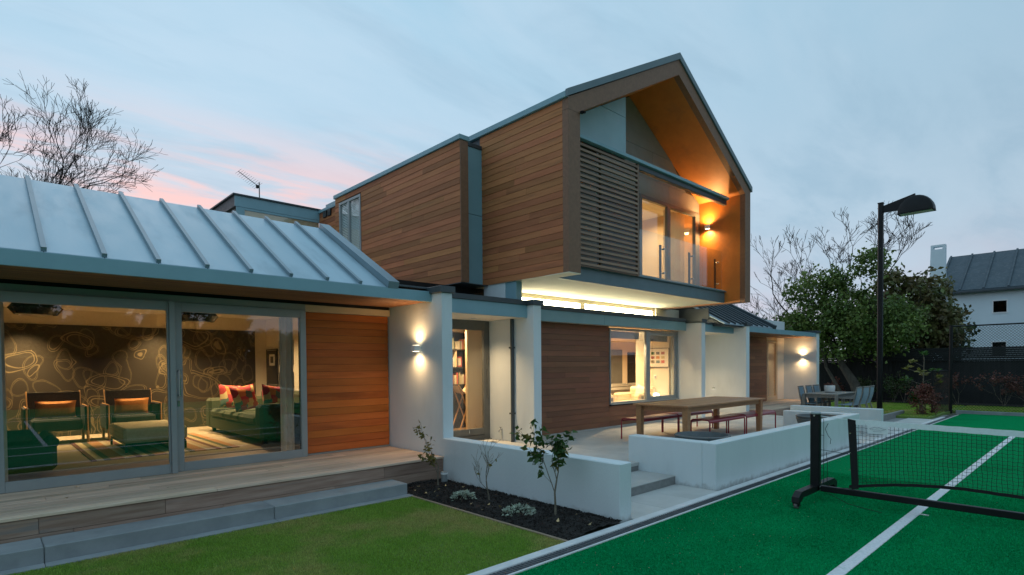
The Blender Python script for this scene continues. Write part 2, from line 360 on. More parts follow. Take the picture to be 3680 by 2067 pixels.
def dup(o, loc=None, rz=None, label=None, parent=None):
    c = o.copy(); C.objects.link(c)
    if parent is not None: c.parent = parent
    if loc is not None: c.location = loc
    if rz is not None: c.rotation_euler = (0, 0, rz)
    if label: c['label'] = label
    for ch in list(o.children): dup(ch, parent=c)
    return c
def struct(name, mb, mat, label=None, parent=None):
    o = obj(name, mb, mat, parent); o['kind'] = 'structure'
    if label: o['label'] = label
    return o
def lamp(name, parent, tp, loc, power, col=(1, .62, .30), size=.03, rot=None, spot=None, blend=.8, sy=None):
    l = bpy.data.lights.new(name, tp); l.energy = power; l.color = col
    if tp == 'AREA': l.size = size; l.shape = 'RECTANGLE'; l.size_y = sy or size
    else: l.shadow_soft_size = size
    if spot: l.spot_size = R(spot); l.spot_blend = blend
    o = bpy.data.objects.new(name, l); C.objects.link(o); o.location = loc
    if rot: o.rotation_euler = rot
    if parent is not None:
        o.parent = parent
        if parent.name in WORLD: o.matrix_parent_inverse = Matrix.Translation(-Vector(WORLD[parent.name]))
    return o
def boards(parent, mat, axis, fixed, a0, a1, z0, z1, pitch, thick, face, gap=.004, minlen=1.6, maxlen=3.4, holes=(), split=True, name='board'):
    """lapped boards. axis 'x': run along x at y=fixed; 'y': run along y at x=fixed. face=-1: front looks to the lower value"""
    n = max(1, round((z1 - z0) / pitch)); h = (z1 - z0) / n
    for i in range(n):
        zb, ztp = z0 + i * h, z0 + (i + 1) * h - gap
        spans = [(a0, a1)]
        for (h0, h1, hz0, hz1) in holes:
            if zb < hz1 - .01 and ztp > hz0 + .01:
                spans = [q for (s, e) in spans for q in ((s, min(e, h0)), (max(s, h1), e)) if q[1] - q[0] > .02]
        for s, e in spans:
            cuts = [s]
            if split:
                t = s + random.uniform(.4, maxlen)
                while t < e - .3: cuts.append(t); t += random.uniform(minlen, maxlen)
            cuts.append(e)
            for u, w in zip(cuts[:-1], cuts[1:]):
                w2 = w - (.002 if w < e else 0); f = fixed + random.uniform(-.0012, .0012)
                lo, hi = (f, f + thick) if face < 0 else (f - thick, f)
                # slightly raked front face so that each board casts a thin line on the next
                t = .005
                if axis == 'x':
                    poly = [(lo if face < 0 else hi, zb), ((lo + t) if face < 0 else hi - t, ztp), (hi if face < 0 else lo, ztp), (hi if face < 0 else lo, zb)]
                    mb = MB().prism(poly, 'x', u, w2)
                else:
                    poly = [(lo if face < 0 else hi, zb), ((lo + t) if face < 0 else hi - t, ztp), (hi if face < 0 else lo, ztp), (hi if face < 0 else lo, zb)]
                    V = []
                    for a in (u, w2):
                        for (q, z) in poly: V.append((q, a, z))
                    mb = MB().add(V, [(3, 2, 1, 0), (4, 5, 6, 7)] + [(k, (k + 1) % 4, 4 + (k + 1) % 4, 4 + k) for k in range(4)])
                obj(name, mb, mat, parent)

# ================================================================== SETTING
struct('ground', MB().box(-250, 300, -250, 300, -.6, -.03), 'ground', 'rough ground of the gardens reaching to the horizon')
# artificial turf court and its painted lines
court = struct('tennis_court', MB().box(-26, 23.2, -15.2, 3.27, -.2, 0), 'turf', 'green artificial turf tennis court')
def cline(x0, x1, y0, y1):
    o = obj('court_line', MB().box(x0, x1, y0, y1, -.01, .005), 'line_paint', court); return o
cline(-9, 17.6, 1.42, 1.52); cline(-9, 17.6, .05, .13); cline(-9, 17.6, -8.2, -8.12); cline(-9, 17.6, -9.57, -9.47)
cline(17.5, 17.6, -9.47, 1.42); cline(11.7, 11.76, -8.12, .05); cline(.95, 1.03, -8.12, .05); cline(7.49, 7.54, 1.34, 1.42); cline(-3.9, -3.84, -8.12, .05)
pm('turf_fibre', (.0008, .20, .060), (.003, .38, .125), .7, .9, 0, island=.35, spec=.03)
def fibres(x0, x1, y0, y1, n, h):
    P = np.column_stack([rng.uniform(x0, x1, n), rng.uniform(y0, y1, n)]); P = P[(np.abs(P[:, 1] - 1.47) > .052)]; n = len(P); a = rng.uniform(0, 2 * np.pi, n); hh = h * rng.uniform(.5, 1.2, n); ln = rng.normal(0, .6, (n, 2)) * hh[:, None]; ww = .0028 * rng.uniform(.7, 1.3, n)
    V = np.empty((n, 3, 3)); V[:, 0] = np.column_stack([P[:, 0] - np.cos(a) * ww, P[:, 1] - np.sin(a) * ww, np.zeros(n)]); V[:, 1] = np.column_stack([P[:, 0] + np.cos(a) * ww, P[:, 1] + np.sin(a) * ww, np.zeros(n)]); V[:, 2] = np.column_stack([P[:, 0] + ln[:, 0], P[:, 1] + ln[:, 1], hh])
    o = npobj('turf_pile', V.reshape(-1, 3), np.arange(3 * n).reshape(-1, 3), 'turf_fibre'); o['kind'] = 'stuff'; o['label'] = 'short green pile of the artificial turf'
fibres(2.9, 9.5, .25, 3.255, 260000, .011)
n = 420; P = np.column_stack([rng.uniform(2.9, 14, n), 3.25 - np.abs(rng.normal(0, .9, n)), np.full(n, .013)]); a = rng.uniform(0, 6.28, n); r_ = rng.uniform(.004, .010, n)
V = np.stack([P + np.column_stack([np.cos(a) * r_, np.sin(a) * r_, np.zeros(n)]), P + np.column_stack([-np.sin(a) * r_ * .5, np.cos(a) * r_ * .5, r_ * .4]), P - np.column_stack([np.cos(a) * r_, np.sin(a) * r_, np.zeros(n)]), P + np.column_stack([np.sin(a) * r_ * .5, -np.cos(a) * r_ * .5, r_ * .3])], 1).reshape(-1, 3)
o = npobj('leaf_litter', V, np.arange(4 * n).reshape(-1, 4), 'edging'); o['kind'] = 'stuff'; o['label'] = 'tiny dry leaf fragments scattered on the court'
# kerb and drain along the court
kerb = struct('kerb', MB().box(-14, 21.2, 3.394, 3.491, -.1, .022, .006), 'kerb', 'white concrete kerb along the court')
drain = struct('drain_channel', MB().box(-14, 22.5, 3.284, 3.394, -.12, -.004), 'drain', 'dark grated drain along the kerb')
obj('edge_strip', MB().box(-14, 22.5, 3.262, 3.283, -.1, .012, .003), 'kerb', drain)
x = 1.0
while x < 12:
    g = MB().box(x, x + .992, 3.29, 3.39, -.02, .008, .002)
    for k in range(24):
        gx = x + .03 + k * .0405; g.box(gx, gx + .012, 3.297, 3.383, .004, .013)
    obj('grating', g, 'drain', drain); x += 1.0
obj('grating', MB().box(12, 22.4, 3.29, 3.39, -.02, .008, .002), 'drain', drain); obj('grating', MB().box(-13, .99, 3.29, 3.39, -.02, .008, .002), 'drain', drain)
# lawn in front of the deck
lawn = struct('lawn', MB().box(-14, 3.985, 3.492, 6.13, -.2, .0), 'lawn_base', 'mown lawn between the deck step and the court')
def grass(name, x0, x1, y0, y1, n, h, label, w=.0035, z=0):
    P = np.column_stack([rng.uniform(x0, x1, n), rng.uniform(y0, y1, n)]); a = rng.uniform(0, 2 * np.pi, n); hh = h * rng.uniform(.5, 1.25, n); ln = rng.normal(0, .45, (n, 2)) * hh[:, None]
    ww = w * rng.uniform(.6, 1.3, n); dx = np.cos(a) * ww; dy = np.sin(a) * ww
    V = np.empty((n, 3, 3)); V[:, 0] = np.column_stack([P[:, 0] - dx, P[:, 1] - dy, np.full(n, z - .002)]); V[:, 1] = np.column_stack([P[:, 0] + dx, P[:, 1] + dy, np.full(n, z - .002)])
    V[:, 2] = np.column_stack([P[:, 0] + ln[:, 0], P[:, 1] + ln[:, 1], z + hh])
    o = npobj(name, V.reshape(-1, 3), np.arange(3 * n).reshape(-1, 3), 'blade'); o['kind'] = 'stuff'; o['label'] = label; return o
grass('grass', -.4, 3.995, 3.487, 6.15, 240000, .020, 'short green and straw coloured grass of the near lawn')
bx('mulch_edging', None, 'edging', 3.985, 4.015, 3.492, 6.14, -.1, .02); tag(bpy.data.objects['mulch_edging'], 'thin timber edging between lawn and dark mulch bed', 'edging')
# mulch bed
n = 26; xs = np.linspace(4.016, 4.878, 14); ys = np.linspace(3.494, 6.72, 48)
mv = [(x, y, .012 + .035 * math.sin(math.pi * (i / 13)) + random.uniform(-.012, .014) + .02 * (i / 13)) for j, y in enumerate(ys) for i, x in enumerate(xs)]
mf = [(j * 14 + i, j * 14 + i + 1, (j + 1) * 14 + i + 1, (j + 1) * 14 + i) for j in range(47) for i in range(13)]
bed = struct('mulch_bed', MB().add(mv, mf), 'soil', 'bed of dark bark mulch in front of the low wall')
n = 5200; P = np.column_stack([rng.uniform(4.02, 4.87, n), rng.uniform(3.5, 6.68, n), np.zeros(n)]); P[:, 2] = .022 + .05 * np.sin(np.pi * (P[:, 0] - 4.016) / .862) * .7 + .02 * (P[:, 0] - 4.016)
d1 = rng.normal(0, 1, (n, 3)); d1[:, 2] *= .5; d1 /= np.linalg.norm(d1, axis=1)[:, None]; d2_ = np.cross(d1, rng.normal(0, 1, (n, 3))); d2_ /= np.linalg.norm(d2_, axis=1)[:, None]
la = rng.uniform(.008, .026, n)[:, None]; lb = rng.uniform(.004, .009, n)[:, None]; d3 = np.cross(d1, d2_) * lb * .6
V = np.stack([P - d1 * la, P + d2_ * lb, P + d1 * la, P - d2_ * lb, P + d3], 1).reshape(-1, 3)
ix = np.arange(n)[:, None] * 5; Fq = np.concatenate([ix + np.array([[0, 1, 4]]), ix + np.array([[1, 2, 4]]), ix + np.array([[2, 3, 4]]), ix + np.array([[3, 0, 4]])])
o = npobj('mulch_chips', V, Fq, 'chip'); tag(o, 'loose dark bark chips on the bed', kind='stuff')

# deck, its step and mowing strip
deckz = .37
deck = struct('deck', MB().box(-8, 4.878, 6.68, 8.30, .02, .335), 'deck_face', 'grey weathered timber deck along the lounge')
nb = 11; wv = (8.15 - 6.636) / nb
for i in range(nb):
    x = -3 + random.uniform(0, 1.5); cuts = [-8.0]
    while x < 4.0: cuts.append(x); x += random.uniform(1.8, 3.6)
    cuts.append(4.876)
    for u, w in zip(cuts[:-1], cuts[1:]):
        y0 = 6.636 + i * wv; dz = random.uniform(-.0015, .0015)
        obj('plank', MB().box(u, w - .003, y0, y0 + wv - .005, .338, deckz + dz, .004), 'deck', deck)
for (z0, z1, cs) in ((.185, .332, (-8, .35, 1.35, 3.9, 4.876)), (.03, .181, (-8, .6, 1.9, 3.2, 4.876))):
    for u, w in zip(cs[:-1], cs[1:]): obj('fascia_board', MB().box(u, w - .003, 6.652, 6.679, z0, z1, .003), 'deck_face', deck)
step = struct('concrete_step', MB().box(-8, -7.99, 6.3, 6.6, 0, .1), 'concrete', 'long concrete step below the deck')
stj = (-8, .36, 2.31, 4.02)
for u, w in zip(stj[:-1], stj[1:]):
    obj('step_block', MB().box(u + .002, w - .002, 6.272, 6.648, -.1, .155, .008), 'concrete', step)
    obj('mowing_strip', MB().box(u + .002, w + (.10 if w > 4 else -.002), 6.138, 6.270, -.1, .016, .003), 'concrete', step)
# terrace, paving and steps
ter = struct('terrace', MB().box(5.092, 15.92, 4.736, 8.9, -.2, .238), 'riser', 'pale concrete terrace of large slabs')
def slabs(x0, x1, y0, y1, z, nx, ny, parent, mat='paving'):
    for i in range(nx):
        for j in range(ny):
            obj('slab', MB().box(x0 + (x1 - x0) * i / nx + .002, x0 + (x1 - x0) * (i + 1) / nx - .002, y0 + (y1 - y0) * j / ny + .002, y0 + (y1 - y0) * (j + 1) / ny - .002, z - .05, z, .002), mat, parent)
slabs(5.094, 15.92, 4.722, 8.6, .25, 9, 3, ter)
obj('terrace_base', MB().box(7.2, 13.0, 3.73, 4.722, -.2, .238), 'riser', ter); slabs(7.202, 12.99, 3.732, 4.720, .25, 4, 1, ter)
pav = struct('paving', MB().box(5.092, 22.4, 3.492, 6.60, -.25, -.01), 'riser', 'pale concrete paving beside the court')
slabs(5.094, 6.998, 3.493, 4.128, .014, 3, 1, pav); slabs(13.21, 20.2, 3.493, 4.128, .014, 5, 1, pav); slabs(15.2, 18.0, 4.13, 6.58, .014, 2, 2, pav)
for (xa, xb) in ((5.092, 6.998), (13.21, 14.99)):
    st = struct('terrace_step', MB().box(xa, xb, 4.132, 4.726, -.1, .118), 'riser', 'pale concrete step up to the terrace ' + ('between the near low walls' if xa < 6 else 'between the far low walls'))
    obj('tread', MB().box(xa + .002, xb - .002, 4.126, 4.722, .119, .130, .002), 'paving', st)
# far garden ground
struct('far_lawn', MB().box(20.25, 27.9, 3.62, 24, -.2, .05), 'lawn_base', 'far lawn beyond the terrace')
struct('far_lawn_strip', MB().box(23.75, 27.9, -30, 3.60, -.2, .05), 'lawn_base', 'strip of lawn behind the court fence')
grass('far_grass', 20.3, 27.5, 3.7, 9, 60000, .035, 'grass of the far lawn', w=.008, z=.05); grass('far_grass_strip', 23.8, 27.5, -1, 3.58, 40000, .035, 'grass behind the wire fence', w=.008, z=.05)
struct('planting_bed', MB().box(26.6, 27.86, -30, 24, -.1, .085), 'soil', 'dark planting bed at the foot of the back fence')
tag(obj('sleeper_edge', MB().box(18.0, 21.3, 4.45, 4.55, -.1, .16, .006).box(20.15, 20.25, 4.56, 6.6, -.1, .1, .006), 'riser'), 'low grey sleeper edging beside the far paving', 'edging')

# low rendered walls
def wallpiece(name, boxes, label):
    mb = MB()
    for b in boxes: mb.box(*b)
    return tag(obj(name, mb, 'stucco_low'), label, 'wall', 'low white garden walls')
w1 = tag(bx('garden_wall', None, 'stucco_low', 4.88, 5.09, 3.53, 6.676, -.1, .63, .010), 'low white rendered wall behind the mulch bed', 'wall', 'low white garden walls')
t2 = thing('garden_wall', 'low white L-shaped wall enclosing the red benches beside the court', 'wall', (7, 3.54, 0), group='low white garden walls', world=True)
obj('wall_face', MB().box(7.0, 7.2, 3.732, 4.915, -.1, .63, .010), 'stucco_low', t2); obj('wall_face', MB().box(7.0, 13.2, 3.535, 3.731, -.1, .63, .010), 'stucco_low', t2); obj('wall_face', MB().box(13.0, 13.2, 3.732, 4.99, -.1, .63, .010), 'stucco_low', t2)
tag(bx('garden_wall', None, 'stucco_low', 15.0, 15.19, 3.58, 5.58, -.1, .61, .010), 'short white low wall in front of the grey far dining table', 'wall', 'low white garden walls')

# ================================================================== HOUSE
H = thing('house', 'modern timber clad house with gabled upper storey, zinc roofs and white walls', 'house', (9, 9, 0), world=True)
def hp(name, mat, *b, c=.004, parent=None): return bx(name, H if parent is None else parent, mat, *b, c=c)
def part(name, mb, mat, parent=None, smooth=False): return obj(name, mb, mat, H if parent is None else parent, smooth)

# ---- lounge wing -------------------------------------------------
hp('floor_slab', 'floor_oak', -2.2, 4.88, 8.16, 13.6, .1, .40)
hp('inner_wall', 'cream', -2.2, -2.0, 8.2, 13.6, .40, 2.83); hp('inner_wall', 'cream', 4.86, 4.945, 8.2, 13.6, .401, 2.83)
hp('inner_wall', 'cream', -2.0, 4.86, 13.53, 13.7, .40, 2.83); hp('ceiling', 'cream_ceiling', -2.0, 4.86, 8.35, 13.53, 2.80, 2.829)
hp('wallpaper_panel', 'wallpaper', -1.99, 4.60, 13.515, 13.529, .40, 2.52, c=0)
hp('floor_carpet', 'carpet', -1.9, 4.85, 9.05, 13.5, .401, .415, c=0)
# door head, timber panel
hp('header_board', 'alu', -2.2, 3.46, 8.06, 8.34, 2.515, 2.60); hp('header_board', 'beige_panel', 3.462, 4.878, 8.08, 8.34, 2.50, 2.60)
hp('shadow_gap', 'black_metal', -2.2, 4.878, 8.10, 8.34, 2.602, 2.66, c=0); hp('upper_wall', 'cream', -2.2, 4.878, 8.18, 8.34, 2.66, 2.829)
cl = hp('timber_wall', 'black_fabric', 3.462, 4.878, 8.172, 8.34, .385, 2.50, c=0); boards(cl, 'cedar_x', 'x', 8.145, 3.465, 4.877, .40, 2.498, .111, .024, -1, split=False)
hp('wall_flashing', 'alu', 3.462, 4.878, 8.125, 8.17, .372, .392)
# sliding doors
def sliding(name, xl, xr, y0, y1, zb, ztop, st_l, st_r, rail_b, rail_t, mat='alu', handle=None):
    d = part(name, MB().box(xl, xl + st_l, y0, y1, zb, ztop, .004).box(xr - st_r, xr, y0, y1, zb, ztop, .004).box(xl + st_l, xr - st_r, y0 + .001, y1 - .001, zb, zb + rail_b, .003).box(xl + st_l, xr - st_r, y0 + .001, y1 - .001, ztop - rail_t, ztop, .003), mat)
    ym = (y0 + y1) / 2; obj('pane', MB().box(xl + st_l - .01, xr - st_r + .01, ym - .006, ym + .006, zb + rail_b - .01, ztop - rail_t + .01), 'glass', d)
    return d
sliding('sliding_door', .02, 1.70, 8.00, 8.05, .372, 2.512, .137, .02, .115, .115)
d2o = sliding('sliding_door', 1.765, 3.458, 8.045, 8.095, .372, 2.512, .09, .085, .115, .115)
sliding('sliding_door', -2.0, .018, 8.045, 8.095, .372, 2.512, .09, .085, .115, .115)
hp('mullion', 'alu', 1.701, 1.764, 7.97, 8.06, .372, 2.515)
hd = obj('door_handle', MB().box(1.79, 1.812, 7.95, 7.965, 1.33, 1.66, .004).box(1.79, 1.812, 7.966, 8.044, 1.635, 1.66, .003).box(1.79, 1.812, 7.966, 8.044, 1.33, 1.355, .003), 'chrome', d2o)
obj('lock', MB().box(1.785, 1.815, 8.035, 8.044, 1.20, 1.27, .003).box(1.793, 1.807, 8.025, 8.034, 1.22, 1.25, .003), 'chrome', d2o)
# eave with slatted soffit
hp('eave_fascia', 'steel', -3.0, 4.93, 6.935, 6.965, 2.638, 2.79, c=.003)
sf = hp('soffit', 'black_fabric', -3.0, 4.878, 6.97, 8.08, 2.672, 2.70, c=0)
for k in range(17):
    y = 6.975 + k * .063; obj('soffit_slat', MB().box(-3, 4.876, y, y + .038, 2.640, 2.668, .003), 'slat', sf)
# zinc roof, 29 degree pitch, panels with batten ribs
def zroof(x0, x1, y0, z0, y1, z1, ribs, rx, mats=('zinc', 'zinc_rib'), back=True):
    s = (z1 - z0) / (y1 - y0); nx, nz = -s, 1; ln = math.hypot(nx, nz); ny_, nz_ = nx / ln, nz / ln
    r = part('roof', MB().prism([(y0 + .02, z0 - .06), (y1, z1 - .06), (y1 + (y1 - y0), z0 - .06)], 'x', x0 + .01, x1 - .01), 'steel_dark')
    xs_ = [x0] + ribs + [x1]
    for a, b in zip(xs_[:-1], xs_[1:]):
        obj('roof_panel', MB().prism([(y0, z0), (y1, z1), (y1, z1 - .03), (y0, z0 - .03)], 'x', a + .004, b - .004), mats[0], r)
        if back: obj('roof_panel', MB().prism([(y1, z1), (2 * y1 - y0, z0), (2 * y1 - y0, z0 - .03), (y1, z1 - .03)], 'x', a + .004, b - .004), mats[0], r)
    for a in ribs:
        hh = .045; obj('roof_rib', MB().prism([(y0 + .01, z0 + .004), (y1, z1 + .0), (y1 + ny_ * hh, z1 + nz_ * hh), (y0 + .01 + ny_ * hh, z0 + .004 + nz_ * hh)], 'x', a - .022, a + .022), mats[1], r)
    if rx:
        hh = .085; obj('verge_capping', MB().prism([(y0 - .02, z0 - .05), (y1 + .02, z1 - .05), (y1 + .02 + ny_ * hh, z1 + nz_ * hh), (y0 - .02 + ny_ * hh, z0 + nz_ * hh)], 'x', *rx), mats[1], r)
    return r
zroof(-3, 4.16, 6.965, 2.80, 9.10, 4.01, [-2.38 + .4725 * k for k in range(14)], (4.162, 4.33))
hp('flat_roof', 'steel_dark', 4.335, 4.90, 7.0, 13.7, 2.831, 2.86)
# ---- rendered fin walls --------------------------------------------
def finwall(x0, x1, y0, y1, z0, zt, capx0=None):
    f = hp('fin_wall', 'stucco', x0, x1, y0, y1, z0, zt, c=.006)
    obj('wall_cap', MB().box((capx0 or x0 - .04), x1 + .035, y0 - .035, y1, zt + .001, zt + .095, .004), 'steel_dark', f); return f
finwall(4.90, 5.09, 6.68, 9.2, .0, 2.757)
finwall(7.262, 7.46, 7.13, 8.42, .2, 2.775); finwall(13.36, 13.55, 7.13, 8.9, .2, 2.74); finwall(15.93, 16.14, 7.13, 8.9, .2, 2.76)
finwall(21.50, 21.74, 7.10, 12, .0, 2.735)
# ---- entry recess -----------------------------------------------------
hp('fascia', 'steel', 5.092, 7.26, 7.29, 7.33, 2.548, 2.78); hp('flat_roof', 'steel_dark', 5.125, 7.22, 7.26, 10.2, 2.781, 2.865)
hp('entry_ceiling', 'cream_ceiling', 5.092, 7.26, 7.332, 8.42, 2.552, 2.60)
ed = part('entry_door', MB().box(7.105, 7.255, 8.34, 8.40, .26, 2.551, .004).box(5.3, 7.104, 8.341, 8.399, 2.365, 2.551, .004).box(5.3, 7.104, 8.341, 8.399, .26, .475, .004).box(5.1, 5.3, 8.34, 8.40, .26, 2.551, .004), 'alu_dark')
obj('pane', MB().box(5.29, 7.115, 8.364, 8.376, .465, 2.375), 'glass', ed); obj('door_rail', MB().box(5.3, 7.1, 8.325, 8.339, .345, .352), 'black_metal', ed)
obj('door_bolt', MB().tube([(6.72, 8.33, .40), (6.72, 8.33, .46)], .012, 8), 'chrome', ed); obj('hinge', MB().tube([(7.20, 8.33, 1.05), (7.20, 8.33, 1.62)], .014, 8).tube([(7.20, 8.33, 1.70), (7.20, 8.33, 1.9)], .014, 8), 'alu_dark', ed)
hp('door_sill', 'alu_dark', 5.1, 7.258, 8.28, 8.42, .251, .262)
hp('floor_slab', 'floor_oak', 5.1, 8.9, 8.43, 10.4, .1, .30); hp('inner_wall', 'cream', 5.0, 5.09, 9.22, 10.4, .3, 2.9); hp('inner_wall', 'cream', 5.09, 8.9, 10.12, 10.2, .3, 2.78)
hp('ceiling', 'cream_ceiling', 5.1, 8.9, 8.43, 10.12, 2.62, 2.7); hp('inner_wall', 'cream', 8.9, 9.0, 8.43, 10.4, .3, 2.7)
hp('inner_panel', 'beige_panel', 7.17, 7.75, 8.93, 9.0, .301, 2.62)
hp('ceiling_bulkhead', 'cream', 5.1, 8.9, 9.55, 10.1, 2.42, 2.615)
# ---- terrace room ------------------------------------------------------
XW0, XW1, ZW0, ZW1 = 10.42, 13.30, .815, 2.53
hp('fascia', 'steel', 7.462, 9.9, 7.56, 7.60, 2.545, 2.77); hp('fascia', 'steel', 9.903, 13.358, 7.56, 7.60, 2.545, 2.77)
hp('flat_roof', 'steel_dark', 7.50, 13.32, 7.53, 8.62, 2.771, 2.855); hp('soffit', 'cream', 7.462, 13.358, 7.602, 7.93, 2.56, 2.60, c=0)
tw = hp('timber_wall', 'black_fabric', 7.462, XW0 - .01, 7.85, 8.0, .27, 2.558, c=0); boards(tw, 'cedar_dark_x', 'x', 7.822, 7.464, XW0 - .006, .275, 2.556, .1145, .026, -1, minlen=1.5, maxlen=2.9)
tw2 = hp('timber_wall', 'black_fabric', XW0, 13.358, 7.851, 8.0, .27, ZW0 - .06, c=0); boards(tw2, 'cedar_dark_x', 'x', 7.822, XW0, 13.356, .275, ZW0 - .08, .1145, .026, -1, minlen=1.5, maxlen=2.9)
hp('wall_upstand', 'paving', 7.462, 13.36, 7.80, 7.848, .25, .272)
wn = part('window', MB().box(XW0, XW0 + .035, 7.80, 7.90, ZW0 - .05, ZW1, .003).box(XW1 + .0, 13.357, 7.80, 7.90, ZW0 - .05, ZW1, .003).box(XW0 + .035, XW1, 7.80, 7.90, ZW0 - .05, ZW0 + .005, .003).box(XW0 + .035, XW1, 7.801, 7.899, ZW1 - .05, ZW1, .003), 'alu')
obj('sill', MB().box(XW0, 13.357, 7.76, 7.799, ZW0 - .052, ZW0 - .03, .003), 'alu', wn)
wm = obj('mullion', MB().box(11.90, 12.03, 7.81, 7.88, ZW0 + .006, ZW1 - .051, .003), 'alu', wn)
obj('casement', MB().box(12.031, 12.075, 7.815, 7.87, ZW0 + .006, ZW1 - .06, .003).box(13.20, 13.299, 7.815, 7.87, ZW0 + .006, ZW1 - .06, .003).box(12.076, 13.199, 7.816, 7.869, ZW0 + .006, ZW0 + .07, .003).box(12.076, 13.199, 7.816, 7.869, ZW1 - .12, ZW1 - .06, .003), 'alu', wn)
obj('pane', MB().box(XW0 + .03, 11.905, 7.838, 7.85, ZW0, ZW1 - .045), 'glass', wn); obj('pane', MB().box(12.07, 13.205, 7.838, 7.85, ZW0 + .065, ZW1 - .115), 'glass', wn)
hp('roller_blind', 'grey_fabric', XW0 + .05, 11.82, 7.97, 7.985, 2.30, 2.47, c=0); hp('roller_blind', 'grey_fabric', 12.1, 13.12, 7.97, 7.985, 2.27, 2.47, c=0)
hp('floor_slab', 'floor_oak', 7.47, 21.4, 8.92, 14, .05, .27); hp('floor_slab', 'floor_oak', 7.47, 13.355, 8.01, 8.918, .05, .27)
hp('ceiling', 'cream_ceiling', 7.47, 13.355, 8.01, 8.56, 2.605, 2.66); hp('ceiling', 'cream_ceiling', 7.47, 21.4, 8.90, 14, 2.62, 2.7)
hp('inner_wall', 'cream', 7.47, 21.4, 13.9, 14.0, .27, 2.7); hp('inner_wall', 'cream', 9.01, 9.1, 8.0, 13.9, .27, 2.62); hp('inner_wall', 'cream', 21.3, 21.4, 8.95, 13.9, .27, 2.62)
hp('inner_wall', 'cream', 13.26, 13.355, 8.01, 9.05, .27, 2.604); hp('inner_doorway', 'alu_dark', 18.3, 19.3, 13.82, 13.898, .28, 2.3); hp('inner_doorway', 'glass_dark', 19.75, 20.3, 13.82, 13.898, .28, 2.2)
# clerestory above the terrace room
cy = 8.56
cr = part('clerestory', MB().box(8.02, 13.42, cy, cy + .05, 3.13, 3.175, .002).box(8.02, 13.42, cy, cy + .05, 2.856, 2.885, .002).box(8.02, 8.06, cy, cy + .05, 2.885, 3.13).box(10.28, 10.44, cy - .01, cy + .05, 2.885, 3.13).box(13.36, 13.42, cy, cy + .05, 2.885, 3.13), 'cream')
obj('lit_pane', MB().box(8.06, 10.279, cy + .02, cy + .03, 2.886, 3.129), 'clerestory_glow', cr); obj('lit_pane', MB().box(10.441, 13.359, cy + .02, cy + .03, 2.886, 3.129), 'clerestory_glow', cr)
hp('upper_wall', 'cream', 8.02, 13.42, cy, cy + .05, 3.176, 3.228, c=0); hp('upper_wall', 'cream', 13.425, 14.62, 8.5, 8.6, 2.86, 3.228, c=0)
hp('stub_wall', 'stucco', 7.13, 7.30, 7.74, 8.35, 2.867, 3.228); hp('stub_wall', 'steel', 7.14, 7.29, 7.45, 7.738, 2.867, 3.228); hp('stub_wall', 'cream', 7.31, 8.02, 8.35, 8.4, 2.856, 3.228, c=0)
# ---- recess between the third and fourth fin walls ----------------------
hp('fascia', 'steel', 13.552, 15.928, 7.50, 7.54, 2.555, 2.765); hp('flat_roof', 'steel_dark', 13.59, 15.89, 7.47, 8.6, 2.766, 2.82)
hp('entry_ceiling', 'cream_ceiling', 13.552, 15.928, 7.542, 8.5, 2.56, 2.60); hp('recess_wall', 'stucco_warm', 13.552, 15.928, 8.50, 8.6, .25, 2.86)
# ---- far wing ----------------------------------------------------------
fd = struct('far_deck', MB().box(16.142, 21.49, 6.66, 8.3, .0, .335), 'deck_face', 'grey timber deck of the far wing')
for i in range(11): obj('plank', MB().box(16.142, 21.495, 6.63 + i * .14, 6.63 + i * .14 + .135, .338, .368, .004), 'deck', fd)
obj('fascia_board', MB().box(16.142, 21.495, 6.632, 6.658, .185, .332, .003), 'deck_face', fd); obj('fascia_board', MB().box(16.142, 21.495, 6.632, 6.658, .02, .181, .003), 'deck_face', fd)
hp('eave_fascia', 'steel', 16.142, 21.60, 7.13, 7.16, 2.60, 2.745, c=.003)
sf = hp('soffit', 'black_fabric', 16.142, 21.498, 7.165, 8.2, 2.632, 2.66, c=0)
for k in range(16): obj('soffit_slat', MB().box(16.142, 21.497, 7.168 + k * .063, 7.215 + k * .063, 2.60, 2.628, .003), 'slat', sf)
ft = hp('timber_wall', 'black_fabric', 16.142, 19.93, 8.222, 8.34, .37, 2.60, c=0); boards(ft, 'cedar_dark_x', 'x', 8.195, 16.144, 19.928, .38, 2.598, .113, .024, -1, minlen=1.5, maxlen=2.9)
fdr = part('glazed_door', MB().box(19.94, 20.03, 8.19, 8.26, .38, 2.51, .004).box(20.72, 20.85, 8.19, 8.26, .38, 2.51, .004).box(20.03, 20.72, 8.191, 8.259, .38, .52, .004).box(20.03, 20.72, 8.191, 8.259, 2.40, 2.51, .004), 'beige_panel')
obj('pane', MB().box(20.02, 20.73, 8.22, 8.232, .51, 2.41), 'glass', fdr); hp('far_wall', 'stucco_warm', 20.86, 21.498, 8.22, 8.34, .37, 2.60); hp('upper_wall', 'stucco', 16.142, 21.498, 8.20, 8.34, 2.662, 3.2)
zroof(14.65, 17.86, 7.165, 2.78, 9.30, 3.99, [14.98 + .36 * k for k in range(8)], (17.862, 18.03), ('zinc_dark', 'steel_dark'))  # dark rib colour stands in for the shaded sides of the ribs
hp('verge_board', 'steel_dark', 14.63, 14.66, 7.6, 9.2, 2.86, 3.226)
hp('far_flat_roof', 'steel_dark', 18.03, 21.46, 7.17, 12, 2.70, 2.746)

# ---- upper storey -------------------------------------------------------
ZB = 3.23; X1, X2, XR = 6.462, 7.107, 13.95; YG, Y1 = 6.145, 8.21; YB = 7.36
AX, AZ = 10.58, 7.95                                              # apex of the timber frame; roof edging lies on it
ZL, ZR_ = 6.09, 5.94
